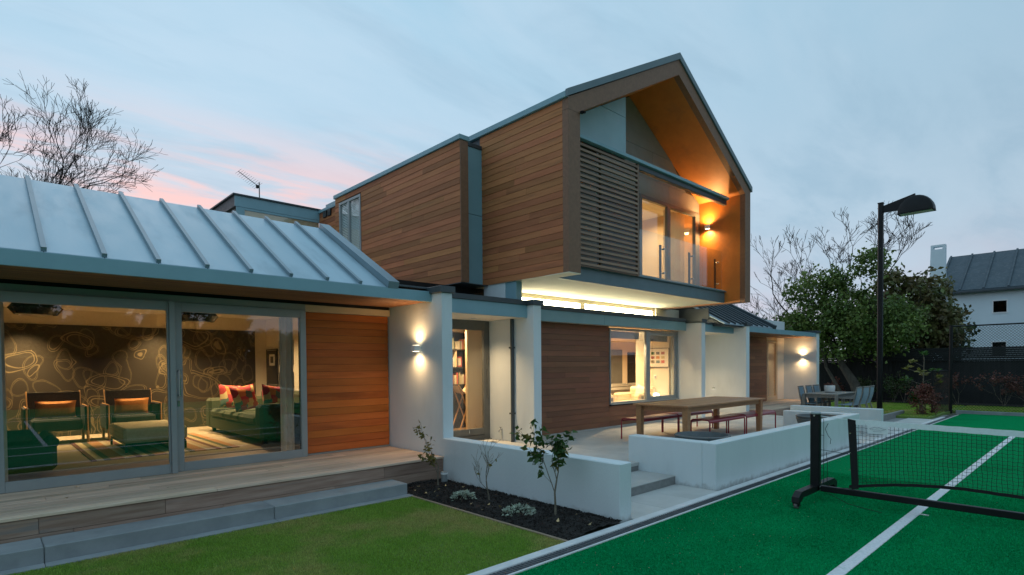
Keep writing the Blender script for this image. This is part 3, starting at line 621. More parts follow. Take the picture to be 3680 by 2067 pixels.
# box with gable: left side wall
lw = hp('timber_wall', 'black_fabric', X2 + .027, X2 + .2, YG + .14, 15, ZB + .01, 6.08, c=0)
boards(lw, 'cedar_y', 'y', X2, YG + .132, 8.40, ZB, 6.085, .1135, .026, -1, minlen=1.2, maxlen=3.2)
hp('side_wall', 'steel_dark', X2 + .02, X2 + .026, 8.41, 15, ZB, 6.08, c=0)
# timber frame of the gable: posts and rafters
il, ir = 7.41, 13.66
def zin(x): return 5.94 + (x - 7.41) * .5362 if x < AX else 7.64 - (x - AX) * .588
part('gable_post', MB().box(X2 - .002, il, YG, YG + .13, ZB, 5.90, .003), 'cedar_frame')
part('gable_rafter', MB().prism([(X2 - .002, 5.902), (il, 5.902), (il, 5.94), (AX, 7.64), (AX, AZ), (X2 - .002, ZL)], 'y', YG, YG + .128), 'cedar_frame')
part('gable_rafter', MB().prism([(AX + .002, 7.64), (ir, zin(ir)), (ir, 5.60), (XR, 5.60), (XR, ZR_), (AX + .002, AZ)], 'y', YG + .001, YG + .129), 'cedar_frame')
part('gable_post', MB().box(ir, XR, YG, YG + .13, 3.20, 5.598, .003), 'cedar_frame')
# right side wall: inner face lined with timber sheet
hp('side_wall', 'ply', ir, ir + .03, YG + .131, YB + .1, 3.21, 5.84, c=0); hp('side_wall', 'cedar_frame', ir + .031, XR - .002, YG + .131, 15, 3.20, 5.90, c=0)
# soffit lining of the gable, both slopes
part('soffit_lining', MB().prism([(AX, 7.64), (ir, zin(ir)), (ir, zin(ir) + .03), (AX, 7.67)], 'y', YG + .13, YB + .12), 'ply')
part('soffit_lining', MB().prism([(il - .28, 5.94 - .15), (AX - .002, 7.64), (AX - .002, 7.67), (il - .28, 5.97 - .15)], 'y', YG + .13, YB + .12), 'ply')
# roof
rf = part('roof', MB().prism([(X2 - .03, ZL + .02), (AX, AZ + .02), (XR + .03, ZR_ + .02), (XR + .03, ZR_ + .03), (AX, AZ + .03), (X2 - .03, ZL + .03)], 'y', YG + .02, 15), 'steel_dark')
obj('roof_edging', MB().prism([(X2 - .045, ZL - .005), (AX, AZ + .003), (AX, AZ + .135), (X2 - .045, ZL + .115)], 'y', YG - .03, YG + .02), 'steel_deep', rf)
obj('roof_edging', MB().prism([(AX + .001, AZ + .003), (XR + .05, ZR_ - .01), (XR + .05, ZR_ + .11), (AX + .001, AZ + .135)], 'y', YG - .03, YG + .019), 'steel_deep', rf)
obj('gutter', MB().box(X2 - .045, X2 + .06, YG + .021, 15, ZL - .002, ZL + .10, .006), 'steel', rf)
obj('gutter', MB().box(XR - .04, XR + .05, YG + .021, 15, ZR_ - .01, ZR_ + .09, .006), 'steel', rf)
part('gable_lamp', MB().box(7.40, 7.45, 6.09, 6.143, 5.90, 5.94, .004).tube([(7.425, 6.10, 5.92), (7.425, 6.05, 5.90)], .022, 8), 'black_metal')
# soffit slab and balcony
hp('slab_soffit', 'soffit_paint', X2 + .01, XR - .01, 6.70, 8.9, ZB - .006, ZB + .04, c=0); hp('slab_soffit', 'soffit_paint', X2 - .001, il - .001, YG + .001, 6.699, ZB - .014, ZB - .001, c=0)
hp('balcony_fascia', 'steel_deep', il + .001, ir - .002, 6.67, 6.699, ZB - .012, 3.475); hp('balcony_sill', 'steel_deep', il + .001, ir - .002, 6.62, 6.75, 3.476, 3.505)
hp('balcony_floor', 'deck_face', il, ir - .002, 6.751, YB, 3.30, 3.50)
# back wall of the balcony, panelled, around the sliding door
dx0, dx1, dz0, dz1 = 10.92, 13.63, 3.66, 5.56
bw = part('balcony_wall', MB().box(il, dx0, YB + .02, YB + .1, 3.5, 6.1).box(dx0, ir, YB + .02, YB + .1, dz1, 6.1).box(dx0, ir, YB + .02, YB + .1, 3.5, dz0).prism([(il, 6.1), (ir, 6.1), (ir - .2, 6.14), (AX, 7.66), (il + .1, 5.99)], 'y', YB + .02, YB + .1), 'black_metal')
for (a, b, z0, z1) in ((9.4, 11.48, 5.99, 6.62), (11.486, 13.0, 5.99, 6.62), (il, 9.394, 3.5, 5.984), (9.4, 10.91, 5.566, 5.984), (10.916, 12.2, 5.566, 5.984), (12.206, ir, 5.566, 5.984), (9.4, 10.915, 3.5, 5.56)):
    x_hi = min(b, AX + (7.64 - z1) / .588) if z1 > 6.5 else b
    pts = [(a, z0), (min(b, AX + (7.63 - z0) / .588), z0), (x_hi, z1), (a, z1)]
    obj('panel', MB().prism(pts, 'y', YB, YB + .018), 'steel_dark' if z1 < 5.7 else 'panel_grey', bw)
obj('panel', MB().prism([(9.4, 6.626), (12.28, 6.626), (AX, 7.62), (9.4, 6.99)], 'y', YB, YB + .018), 'panel_grey', bw)
# teal infill panel above the louvre screen
pn = part('infill_wall', MB().prism([(il, 5.80), (9.50, 5.80), (9.50, zin(9.5) - .01), (il, zin(il) - .01)], 'y', 6.72, 6.80), 'steel_dark')
obj('panel', MB().prism([(il, 5.90), (9.50, 5.90), (9.50, 6.62), (8.69, 6.615), (il, 5.92)], 'y', 6.70, 6.718), 'panel_teal', pn)
obj('panel', MB().prism([(8.73, 6.627), (9.50, 6.627), (9.50, zin(9.50) - .02)], 'y', 6.70, 6.718), 'panel_teal', pn); obj('panel', MB().prism([(il, 5.80), (9.5, 5.80), (9.5, 5.893), (il, 5.893)], 'y', 6.70, 6.718), 'panel_teal', pn)
# track / awning box over the balcony opening
part('awning_track', MB().box(il, ir - .1, 6.50, 6.60, 5.735, 5.80, .004), 'steel')
part('awning_cassette', MB().box(9.76, ir - .1, 6.56, 6.66, 5.62, 5.734, .012), 'steel_dark')
# louvre screen
ls = part('louvre_screen', MB().box(9.70, 9.76, 6.56, 6.62, 3.47, 5.73, .003).box(il - .2, 9.76, 6.57, 6.61, 3.475, 3.49).box(8.55, 8.58, 6.615, 6.65, 3.48, 5.73), 'louvre')
nl = 24
for k in range(nl):
    z = 3.50 + k * (5.73 - 3.50) / nl
    mb = MB(); y0, y1_ = 6.555, 6.61; mb.prism([(y0, z), (y0 + .004, z + .046), (y1_, z + .052), (y1_, z + .007)], 'x', il - .2, 9.70); obj('louvre', mb, 'louvre', ls)
# sliding door of the bedroom
bd = part('balcony_door', MB().box(dx0, dx0 + .10, YB - .03, YB + .06, dz0, dz1, .003).box(13.42, dx1, YB - .03, YB + .06, dz0, dz1, .003).box(dx0 + .1, 13.42, YB - .029, YB + .059, dz0, dz0 + .07, .003).box(dx0 + .1, 13.42, YB - .029, YB + .059, dz1 - .09, dz1, .003).box(12.10, 12.24, YB - .02, YB + .05, dz0 + .07, dz1 - .09, .003), 'alu_dark')
obj('pane', MB().box(dx0 + .09, 12.11, YB + .01, YB + .022, dz0 + .06, dz1 - .08), 'glass', bd); obj('pane', MB().box(12.23, 13.43, YB + .01, YB + .022, dz0 + .06, dz1 - .08), 'glass', bd)
# glass balustrade
rail = part('balustrade', MB().box(9.80, ir - .01, 6.66, 6.70, 3.506, 3.53, .003), 'steel')
for a, b in ((9.82, 12.48), (12.50, 13.47)): obj('glass_panel', MB().box(a, b, 6.642, 6.654, 3.53, 4.47), 'glass_rail', rail)
for a in (10.77, 12.0, 13.24):
    pt = obj('post', MB().box(a - .035, a + .035, 6.70, 6.725, 3.53, 4.27, .004), 'black_metal', rail)
    for z in (4.18, 3.66): obj('glass_clamp', MB().tube([(a + .055, 6.635, z), (a + .055, 6.70, z)], .02, 10).tube([(a, 6.712, z), (a + .055, 6.69, z)], .01, 6), 'chrome', pt)
# bedroom
hp('floor_slab', 'carpet', il + .2, ir, YB + .11, 11, 3.55, 3.66); hp('inner_wall', 'cream', il + .2, ir, 11, 11.1, 3.66, 6.3); hp('inner_wall', 'beige_panel', ir - .05, ir - .002, YB + .11, 11, 3.66, 5.9, c=0); hp('inner_wall', 'cream', 9.2, 9.3, YB + .11, 11, 3.66, 6.1)
hp('ceiling', 'cream_ceiling', 9.3, ir - .05, YB + .11, 11, 5.72, 5.8)
cv = MB(); xs_ = np.linspace(12.35, 13.3, 60)
V = []
for x in xs_:
    for z in (3.70, 5.5): V.append((x, YB + .22 + .035 * math.sin(x * 62) + .012 * math.sin(x * 23), z))
cv.add(V, [(2 * i, 2 * i + 2, 2 * i + 3, 2 * i + 1) for i in range(59)]); part('curtain', cv, 'curtain', smooth=True)
# left box
lb = part('timber_wall', MB().box(X1 + .027, X1 + .15, Y1 + .02, 11.91, ZB + .01, 5.83).box(X1 + .027, X1 + .15, 12.98, 13.2, ZB + .01, 5.83).box(X1 + .027, X1 + .15, 11.91, 12.98, 5.69, 5.83).box(X1 + .027, X1 + .15, 11.91, 12.98, ZB + .01, 3.9), 'black_fabric')
hp('inner_wall', 'cream', X1 + .4, X1 + .5, 11.0, 13.2, 3.5, 5.83, c=0)
boards(lb, 'cedar_y', 'y', X1, Y1 + .001, 13.20, ZB, 5.832, .1135, .026, -1, minlen=1.1, maxlen=3.0, holes=((11.91, 12.98, 3.9, 5.69),))
rb = hp('return_wall', 'cedar_frame', X1 + .002, X1 + .185, Y1 - .018, Y1, ZB, 5.83)
hp('roof_capping', 'steel', X1 - .03, X1 + .21, Y1 - .035, 13.24, 5.835, 5.925, c=.006); hp('roof_capping', 'steel_dark', X1 + .21, X2 + .02, 8.34, 13.2, 5.835, 5.91, c=.003)
rp1 = hp('recess_panel', 'steel', X1 + .18, X2 + .018, 8.355, 8.38, 4.57, 5.834); hp('recess_panel', 'steel', X1 + .18, X2 + .018, 8.355, 8.38, ZB, 4.562); hp('recess_wall', 'black_metal', X1 + .16, X2 + .02, 8.381, 8.45, ZB, 5.83, c=0)
hp('box_soffit', 'steel_dark', X1 + .001, X2 + .019, Y1, 15, ZB - .014, ZB - .002, c=0); hp('dark_gap_sheet', 'black_metal', 4.34, 8.01, 8.62, 8.7, 2.866, 3.214, c=0)  # black sheet added below the box: blocks the sky, stands for the dark gap
wu = part('window', MB().box(X1 - .015, X1 + .05, 11.915, 11.975, 3.9, 5.685, .003).box(X1 - .015, X1 + .05, 12.915, 12.975, 3.9, 5.685, .003).box(X1 - .014, X1 + .049, 11.975, 12.915, 5.625, 5.685, .003).box(X1 - .015, X1 + .05, 12.46, 12.53, 3.9, 5.625, .003), 'alu')
obj('pane', MB().box(X1 + .01, X1 + .02, 11.97, 12.465, 3.9, 5.63), 'glass', wu); obj('pane', MB().box(X1 + .01, X1 + .02, 12.525, 12.92, 3.9, 5.63), 'glass', wu)
for k in range(44):
    z = 3.92 + k * .039
    for (a, b) in ((11.98, 12.455), (12.535, 12.91)): obj('blind_slat', MB().add([(X1 + .030, a, z), (X1 + .030, b, z), (X1 + .042, b, z + .031), (X1 + .042, a, z + .031)], [(0, 1, 2, 3)]), 'blind', wu)
# link block behind with flat roof
lk = part('link_wall', MB().box(4.52, 6.6, 14.44, 16.3, 3, 5.5), 'steel_dark')
hp('link_fascia', 'steel', 4.50, 6.66, 14.40, 14.438, 5.56, 5.82); hp('link_roof', 'steel_dark', 4.45, 6.66, 14.36, 16.5, 5.822, 5.86, c=.003); hp('link_fascia', 'steel_dark', 4.50, 4.519, 14.44, 16.4, 5.56, 5.82)
lwn = part('window', MB().box(4.53, 4.72, 14.40, 14.437, 4.2, 5.555, .003).box(4.72, 6.6, 14.401, 14.436, 5.50, 5.555, .003), 'steel')
obj('pane', MB().box(4.721, 6.598, 14.41, 14.42, 4.2, 5.499), 'glass', lwn); hp('link_blind', 'beige_panel', 4.72, 6.59, 14.425, 14.438, 4.2, 5.499, c=0)
vw = hp('timber_wall', 'black_fabric', 6.63, 6.7, 13.22, 14.42, 3.5, 5.74, c=0); boards(vw, 'cedar_y', 'y', 6.60, 13.21, 14.42, 3.5, 5.74, .1135, .026, -1, split=False)
hp('roof_capping', 'steel', 6.57, 6.72, 13.245, 14.40, 5.742, 5.815)
for (a, b) in ((13.69, 13.87), (13.93, 14.14)):
    v = hp('vent', 'black_metal', 6.575, 6.599, a, b, 5.57, 5.735)
    for k in range(5): obj('vent_blade', MB().box(6.565, 6.574, a + .015, b - .015, 5.585 + k * .029, 5.60 + k * .029), 'alu_dark', v)

# ================================================================== LAMPS
def sconce(x, y, z, face, power, label, mat='white_plastic', col=(1, .60, .27)):
    "up and down wall light on a wall that faces -x"
    t = thing('wall_light', label, 'wall light', (x, y, z), group='up and down wall lights', world=False)
    obj('lamp_body', MB().box(-.125, -.035, -.055, .055, -.045, .045, .006).box(-.034, -.001, -.03, .03, -.03, .03, .003), mat, t)
    obj('lamp_lens', MB().box(-.098, -.042, -.046, .046, .0455, .048), 'lamp_glow', t); obj('lamp_lens', MB().box(-.098, -.042, -.046, .046, -.048, -.0455), 'lamp_glow', t)
    obj('lower_rim', MB().box(-.138, -.025, -.068, .068, -.0445, -.038, .003), mat, t)
    lamp('up_light', t, 'SPOT', (-.10, 0, .055), power, col, .05, (math.pi, 0, 0), 165, 1); lamp('down_light', t, 'SPOT', (-.10, 0, -.055), power, col, .05, (0, 0, 0), 165, 1)
    return t
sconce(4.90, 7.26, 1.955, -1, 27, 'white up and down wall light on the fin wall beside the lounge deck')
sconce(21.50, 7.56, 1.90, -1, 38, 'white up and down wall light on the far end wall')
sconce(13.66, 7.09, 5.18, -1, 120, 'up and down wall light on the timber side of the balcony', col=(1, .60, .24))
def downlight(x, y, z, power, label, name='downlight', spot=120, col=(1, .68, .36), r=.05):
    t = thing(name, label, 'downlight', (x, y, z), group='recessed downlights')
    obj('trim', MB().lathe([(r + .018, -.004), (r + .018, .002), (r, .002), (r, -.004)], 0, 0, 20), 'white_plastic', t); obj('lens', MB().lathe([(.001, -.003), (r, -.003), (r, -.001)], 0, 0, 20), 'downlight_glow', t)
    lamp('beam', t, 'SPOT', (0, 0, -.02), power, col, .04, (0, 0, 0), spot, 1); return t
downlight(6.6, 8.02, 2.552, 110, 'small round downlight in the ceiling of the entry recess', r=.07)
downlight(14.6, 8.0, 2.56, 150, 'small downlight in the ceiling of the recess beyond the window')
downlight(2.66, 13.05, 2.80, 420, 'lit downlight in the lounge ceiling near the wallpaper', spot=100); downlight(.55, 13.0, 2.80, 560, 'lit downlight over the armchairs of the lounge', spot=100)
downlight(3.6, 11.6, 2.80, 520, 'lit downlight above the lounge sofa', spot=140); downlight(1.2, 10.2, 2.80, 430, 'lit downlight above the rug of the lounge', spot=150); downlight(-1.0, 10.5, 2.80, 380, 'lit downlight at the left end of the lounge', spot=150)
downlight(6.9, 9.2, 2.62, 330, 'lit downlight inside the entry before the bookshelf', spot=150)
downlight(11.6, 8.28, 2.605, 420, 'lit downlight behind the terrace window', spot=160); downlight(12.6, 9.9, 2.62, 900, 'lit downlight above the sitting room armchair', spot=160); downlight(15.5, 11, 2.62, 1000, 'lit downlight above the sitting room sofa', spot=160); downlight(18.6, 12.2, 2.62, 800, 'lit downlight at the back of the sitting room', spot=160)
downlight(11.6, 9.0, 5.72, 420, 'lit downlight in the upper bedroom ceiling', spot=160, col=(1, .66, .33)); downlight(12.9, 8.6, 5.72, 230, 'lit downlight behind the bedroom curtain', spot=160, col=(1, .66, .33))
ug = thing('ground_light', 'small round uplight set in the terrace below the recess wall', 'ground light', (15.06, 8.25, .25))
obj('lens', MB().lathe([(.001, .012), (.05, .012), (.06, .004)], 0, 0, 16), 'downlight_glow', ug); obj('rim', MB().lathe([(.061, .001), (.075, .001), (.075, .008), (.061, .008)], 0, 0, 16), 'chrome', ug)
lamp('beam', ug, 'SPOT', (0, 0, .03), 12, (1, .80, .5), .03, (math.pi, 0, 0), 110, .8)
sw = thing('wall_spot', 'tiny lit wall spot beside the fourth fin wall', 'wall light', (15.9, 8.1, .95)); obj('lens', MB().lathe([(.001, 0), (.03, 0), (.03, .012)], 0, 0, 12), 'downlight_glow', sw); obj('rim', MB().lathe([(.031, 0), (.04, 0), (.04, .03), (.031, .03)], 0, 0, 12), 'chrome', sw)
bl = thing('bollard_light', 'short unlit grey bollard light in the mulch by the deck end', 'bollard light', (4.72, 6.42, .04)); obj('post', MB().lathe([(.045, -.05), (.045, .11), (.05, .112), (.05, .15), (.04, .155)], 0, 0, 20), 'alu', bl, True); obj('lens', MB().lathe([(.0495, .118), (.051, .118), (.051, .145), (.0495, .145)], 0, 0, 20), 'white_plastic', bl)
# court floodlight
cl_ = thing('court_light', 'tall black floodlight pole with a domed head over the court', 'floodlight', (22.0, 5.3, 0))
obj('pole', MB().prism([(-.075, -.05), (-.05, -.075), (.05, -.075), (.075, -.05), (.075, .05), (.05, .075), (-.05, .075), (-.075, .05)], 'z', -.1, 6.98), 'black_metal', cl_)
obj('pole_cap', MB().box(-.085, .085, -.085, .085, 6.981, 7.02, .01), 'black_metal', cl_)
obj('arm', MB().prism([(-.08, 6.90), (-.95, 7.12), (-.95, 6.74), (-.62, 6.66), (-.08, 6.68)], 'x', -.035, .035), 'black_metal', cl_)
hv = []; hf = []                                         # half dome head: big flat flank, rounded back
prof = [(-.52 - .92 * (1 - math.cos(t)) / 2 if False else 0, 0) for t in (0,)]
nseg = 14
arc = [(-.98 - .50 * math.cos(math.pi * k / nseg), 6.52 + .02 * 0 + .52 * math.sin(math.pi * k / nseg)) for k in range(nseg + 1)]
for (xx, sc) in ((-.20, .80), (-.17, .95), (-.10, 1.0), (.10, 1.0), (.17, .95), (.20, .80)):
    for (y, z) in arc: hv.append((xx * 1.1, -.98 + (y + .98) * sc, 6.52 + (z - 6.52) * sc))
na = nseg + 1
for i in range(5):
    for k in range(nseg): hf.append((i * na + k, i * na + k + 1, (i + 1) * na + k + 1, (i + 1) * na + k))
hf.append(tuple(range(na))); hf.append(tuple(5 * na + k for k in range(na)))
hd = obj('lamp_head', MB().add(hv, hf), 'black_metal', cl_, True)
obj('head_rim', MB().box(-.22, .22, -1.47, -.49, 6.495, 6.519, .006), 'black_metal', hd); obj('diffuser', MB().box(-.17, .17, -1.42, -.56, 6.489, 6.494), 'pot_white', hd)

# ================================================================== THINGS ON THE HOUSE
dp = thing('downpipe', 'dark downpipe on the side of the second fin wall', 'downpipe', (7.225, 7.66, .25)); obj('pipe', MB().tube([(0, 0, 0), (0, 0, 2.30)], .036, 12), 'steel_dark', dp, True)
for z in (.52, 1.75): obj('bracket', MB().box(-.045, .034, -.048, .048, z, z + .03, .003), 'steel_dark', dp)
tp = thing('garden_tap', 'small brass garden tap low on the fin wall', 'tap', (7.26, 7.99, .46)); obj('spout', MB().tube([(0, 0, 0), (-.06, 0, 0), (-.085, 0, -.02), (-.088, 0, -.05)], .011, 8), 'chrome', tp, True); obj('handle', MB().tube([(-.045, 0, .0), (-.045, 0, .035)], .006, 6).box(-.052, -.038, -.03, .03, .035, .045, .002), 'chrome', tp); obj('pipe', MB().tube([(-.012, 0, -.01), (-.012, 0, -.2)], .007, 6), 'chrome', tp)
dg = thing('floor_grate', 'long dark floor grate in the paving before the entry door', 'grate', (6.1, 7.9, .252)); obj('frame', MB().box(-.9, .9, -.06, .06, -.004, .004, .001), 'black_metal', dg)
for k in range(20): obj('bar', MB().box(-.88 + k * .09, -.84 + k * .09, -.05, .05, .0042, .008), 'drain', dg)
an = thing('tv_antenna', 'thin television antenna on the roof behind the lounge wing', 'antenna', (5.43, 15.42, 5.86)); obj('mast', MB().tube([(0, 0, 0), (0, 0, .70)], .014, 6), 'alu_dark', an)
B0, B1 = Vector((-.03, 0, .60)), Vector((-.53, -.05, .86)); bo = obj('boom', MB().tube([B0, B1], .009, 5), 'alu_dark', an)
for k in range(11):
    q = B0.lerp(B1, k / 10); obj('element', MB().tube([q + Vector((.05, -.16 + k * .008, .05)), q - Vector((.05, -.16 + k * .008, .05))], .004, 4), 'alu_dark', an)
obj('junction_box', MB().box(-.08, -.02, -.03, .03, .54, .62, .004), 'black_metal', an)

# ================================================================== OUTDOOR FURNITURE
# long teak table
tb = thing('dining_table', 'long brown slatted timber table on the terrace', 'table', (10.33, 5.48, .25))
TL, TW = 1.58, .56; th = .71
for k in range(9):
    y0 = -TW + .075 + k * (2 * TW - .15) / 9; obj('slat', MB().box(-TL + .101, TL - .101, y0 + .002, y0 + (2 * TW - .15) / 9 - .003, th - .026, th, .003), 'teak', tb)
for s in (-1, 1):
    obj('edge_board', MB().box(-TL, TL, s * TW, s * (TW - .073), th - .028, th + .001, .004), 'teak', tb); obj('end_board', MB().box(s * TL, s * (TL - .099), -TW + .074, TW - .074, th - .028, th + .001, .004), 'teak', tb)
    obj('apron', MB().box(-TL + .16, TL - .16, s * (TW - .07), s * (TW - .10), th - .115, th - .029, .003), 'teak', tb); obj('apron', MB().box(s * (TL - .12), s * (TL - .15), -TW + .12, TW - .12, th - .115, th - .029, .003), 'teak', tb)
    for q in (-1, 1):
        xa, ya = s * (TL - .105), q * (TW - .09); mb = MB(); V = []
        for (z, w) in ((th - .03, .055), (.0, .043)):
            for (a, b) in ((-1, -1), (1, -1), (1, 1), (-1, 1)): V.append((xa + a * w - s * (.055 - w) * 0, ya + b * w, z))
        obj('leg', mb.add(V, [(0, 1, 2, 3), (7, 6, 5, 4), (0, 4, 5, 1), (1, 5, 6, 2), (2, 6, 7, 3), (3, 7, 4, 0)]), 'teak', tb)
# red metal benches
def bench(label):
    t = thing('bench', label, 'bench', group='red metal benches'); hh = .40; Lh, Wd = .73, .19
    prof = []                                        # seat sheet with edges rolled down
    for k in range(7): a = math.pi / 2 * k / 6; prof.append((-Wd + .045 - .045 * math.sin(math.pi / 2 - a) if False else -Wd + .045 * (1 - math.sin(a)), hh - .045 + .045 * math.sin(a) if False else hh - .045 * (1 - math.sin(a)) * 0 - .045 * (1 - math.sin(a))))
    rim = [(-Wd, hh - .06), (-Wd, hh - .045), (-Wd + .006, hh - .025), (-Wd + .02, hh - .009), (-Wd + .045, hh)]
    out = rim + [(-y, z) for (y, z) in rim[::-1]]; inn = [(y * .97, z - .006) for (y, z) in out[::-1]]
    # long slats pressed in the sheet: shallow boxes
    obj('seat', MB().prism(out + inn, 'x', -Lh + .02, Lh - .02), 'red_metal', t, True)
    for k in range(5): obj('seat_slat', MB().box(-Lh + .05, Lh - .05, -.125 + k * .053, -.125 + k * .053 + .043, hh + .0005, hh + .005, .002), 'red_metal', t)
    for s in (-1, 1):
        x = s * (Lh - .012); fr = [(x, -Wd + .002, 0), (x, -Wd + .002, hh - .06), (x, -Wd + .012, hh - .03), (x, -Wd + .04, hh - .008), (x, Wd - .04, hh - .008), (x, Wd - .012, hh - .03), (x, Wd - .002, hh - .06), (x, Wd - .002, 0)]
        obj('leg', MB().tube(fr[:4], .0145, 8), 'red_metal', t, True); obj('leg', MB().tube(fr[4:][::-1], .0145, 8), 'red_metal', t, True); obj('end_bar', MB().tube(fr[3:5], .0145, 8), 'red_metal', t, True)
    return t
b0 = bench('red metal bench nearest the bowl, on the court side of the timber table'); b0.location = (10.43, 5.21, .25)
dup(b0, (11.93, 5.20, .25), 0, 'red metal bench at the far end of the court side of the timber table')
dup(b0, (9.70, 6.27, .25), 0, 'red metal bench below the window sill, left of the two on the house side'); dup(b0, (11.19, 6.28, .25), 0, 'red metal bench by the third fin wall on the house side of the table')
# bowls
def bowl(label, x, y, z, r, h):
    t = thing('planter_bowl', label, 'bowl', (x, y, z), group='round grey bowls')
    obj('bowl', MB().lathe([(r * .55, 0), (r * .7, .02), (r * .86, h * .42), (r * .95, h * .72), (r * .95, h * .76), (r * .98, h * .79), (r * .98, h * .86), (r * .95, h * .88), (r * .97, h * .90), (r, h * .93), (r, h * .98), (r * .97, h), (r * .91, h), (r * .89, h * .95), (r * .84, h * .6), (r * .6, h * .34), (.01, h * .30)], 0, 0, 56), 'pot_clay', t, True)
    obj('soil', MB().lathe([(.005, h * .52), (r * .81, h * .54), (r * .80, h * .50)], 0, 0, 24), 'soil', t)
bowl('round grey bowl by the corner of the low white wall', 8.13, 4.33, .25, .42, .34); bowl('dark round bowl at the far corner of the L-shaped wall', 12.45, 4.1, .25, .40, .36)
# far dining set
ft_ = thing('outdoor_table', 'weathered grey outdoor table beyond the far low wall', 'table', (19.25, 5.95, .014))
for k in range(7): obj('slat', MB().box(-1.0, 1.0, -.48 + k * .1375, -.48 + k * .1375 + .132, .72, .745, .003), 'teak_grey', ft_)
obj('apron', MB().box(-.95, .95, -.44, -.41, .63, .719, .003).box(-.95, .95, .41, .44, .63, .719, .003).box(-.95, -.92, -.409, .409, .63, .719, .003).box(.92, .95, -.409, .409, .63, .719, .003), 'teak_grey', ft_)
for s in (-1, 1):
    for q in (-1, 1): obj('leg', MB().box(s * .97 - .04, s * .97 + .04, q * .45 - .04, q * .45 + .04, 0, .719, .004), 'teak_grey', ft_)
def chair(label):
    t = thing('outdoor_chair', label, 'chair', group='chairs at the grey outdoor table')
    for s in (-1, 1):
        obj('leg', MB().tube([(s * .24, -.22, 0), (s * .24, -.22, .62)], .019, 6), 'teak_grey', t); obj('leg', MB().tube([(s * .24, .32, 0), (s * .24, .20, .45), (s * .24, .30, .92)], .019, 6), 'teak_grey', t)
        obj('armrest', MB().box(s * .27, s * .21, -.24, .25, .62, .645, .004), 'teak_grey', t)
    V = []; n = 10
    for k in range(n + 1):
        z = .44 + .52 * k / n; y = .20 + .10 * (k / n) + .03 * math.sin(math.pi * k / n)
        for x in (-.22, .22): V.append((x, y, z))
    obj('backrest', MB().add([(x, y + d, z) for d in (0, .008) for (x, y, z) in V], [(2 * i, 2 * i + 1, 2 * i + 3, 2 * i + 2) for i in range(n)] + [(22 + 2 * i, 22 + 2 * i + 2, 22 + 2 * i + 3, 22 + 2 * i + 1) for i in range(n)]), 'sling', t)
    obj('top_rail', MB().box(-.24, .24, .285, .325, .93, .965, .006), 'teak_grey', t)
    for k in range(3): obj('back_strap', MB().prism([(.193, .46), (.24, .70), (.293, .93), (.300, .93), (.25, .70), (.20, .46)], 'x', -.16 + k * .13, -.10 + k * .13), 'sling', t)
    obj('seat', MB().box(-.22, .22, -.22, .21, .425, .44, .004), 'sling', t); return t
c0 = chair('nearest chair on the court side of the grey outdoor table'); c0.location = (18.62, 5.30, .014); c0.rotation_euler = (0, 0, math.pi)
dup(c0, (19.25, 5.28, .014), math.pi - .05, 'middle chair on the court side of the grey outdoor table'); dup(c0, (19.9, 5.30, .014), math.pi + .04, 'farthest chair on the court side of the grey outdoor table')
dup(c0, (18.55, 6.28, .014), .05, 'nearest chair on the house side of the grey outdoor table'); dup(c0, (19.2, 6.28, .014), 0, 'middle chair on the house side of the grey outdoor table'); dup(c0, (19.85, 6.28, .014), -.05, 'farthest chair on the house side of the grey outdoor table')
pw = thing('flower_pot', 'round white pot with a dark plant on the grey outdoor table', 'pot', (19.3, 6.0, .76)); obj('pot', MB().lathe([(.10, 0), (.14, .03), (.155, .12), (.15, .21), (.14, .225), (.125, .215), (.125, .18), (.01, .17)], 0, 0, 28), 'pot_white', pw, True)

# ================================================================== PORTABLE NET
nx = 7.45
net = thing('portable_net', 'black wheeled court net with a white top band', 'net', (nx, 2.47, 0), world=True)
obj('post', MB().prism([(nx - .04, 2.425), (nx - .025, 2.415), (nx + .025, 2.415), (nx + .04, 2.425), (nx + .04, 2.515), (nx + .025, 2.525), (nx - .025, 2.525), (nx - .04, 2.515)], 'z', .19, 1.055), 'black_metal', net)
obj('post_cap', MB().lathe([(.056, 0), (.06, .012), (.05, .026), (.01, .03)], nx, 2.47, 20, 1.056), 'alu', net, True); obj('cap_bolt', MB().tube([(nx - .055, 2.47, 1.04), (nx - .04, 2.47, 1.04)], .012, 8), 'chrome', net)
ft = obj('foot', MB().prism([(6.79, .075), (6.80, .135), (6.90, .19), (8.02, .19), (8.12, .135), (8.13, .075), (8.06, .075), (7.98, .115), (6.94, .115), (6.87, .075)], 'y', 2.43, 2.51), 'black_metal', net)
for fx in (6.83, 8.09):
    cs = obj('caster', MB().box(fx - .018, fx + .03, 2.435, 2.448, .03, .074).box(fx - .018, fx + .03, 2.492, 2.505, .03, .074).box(fx - .03, fx + .03, 2.435, 2.505, .064, .0745), 'black_metal', net)
    mb = MB().tube([(fx, 2.452, .034), (fx, 2.488, .034)], .034, 18); obj('wheel', mb, 'alu_dark', cs)
obj('beam', MB().box(nx - .03, nx + .03, -4.6, 2.428, .115, .185, .005), 'black_metal', net)
for z in (.13, .17): obj('bolt', MB().tube([(nx - .045, 2.405, z), (nx - .03, 2.405, z)], .011, 8), 'chrome', net)
YN0, YN1 = 2.11, -3.9
def sag(y): return .0                                   # top line is taut
def ztop(y): return 1.0 - .035 * math.sin(math.pi * (YN0 - y) / (YN0 - YN1))
def zbot(y):
    t = (YN0 - y); return .205 + .125 * math.sin(min(1, t / 1.1) * math.pi / 2)
def xoff(y, f):                                          # belly of the hanging net; f = 0 top, 1 bottom
    t = YN0 - y; return .02 * math.sin(t * 2.1) * f + .07 * f * f * math.exp(-((t - .7) / .9) ** 2) + .012 * math.sin(t * 9 + f * 4) * f
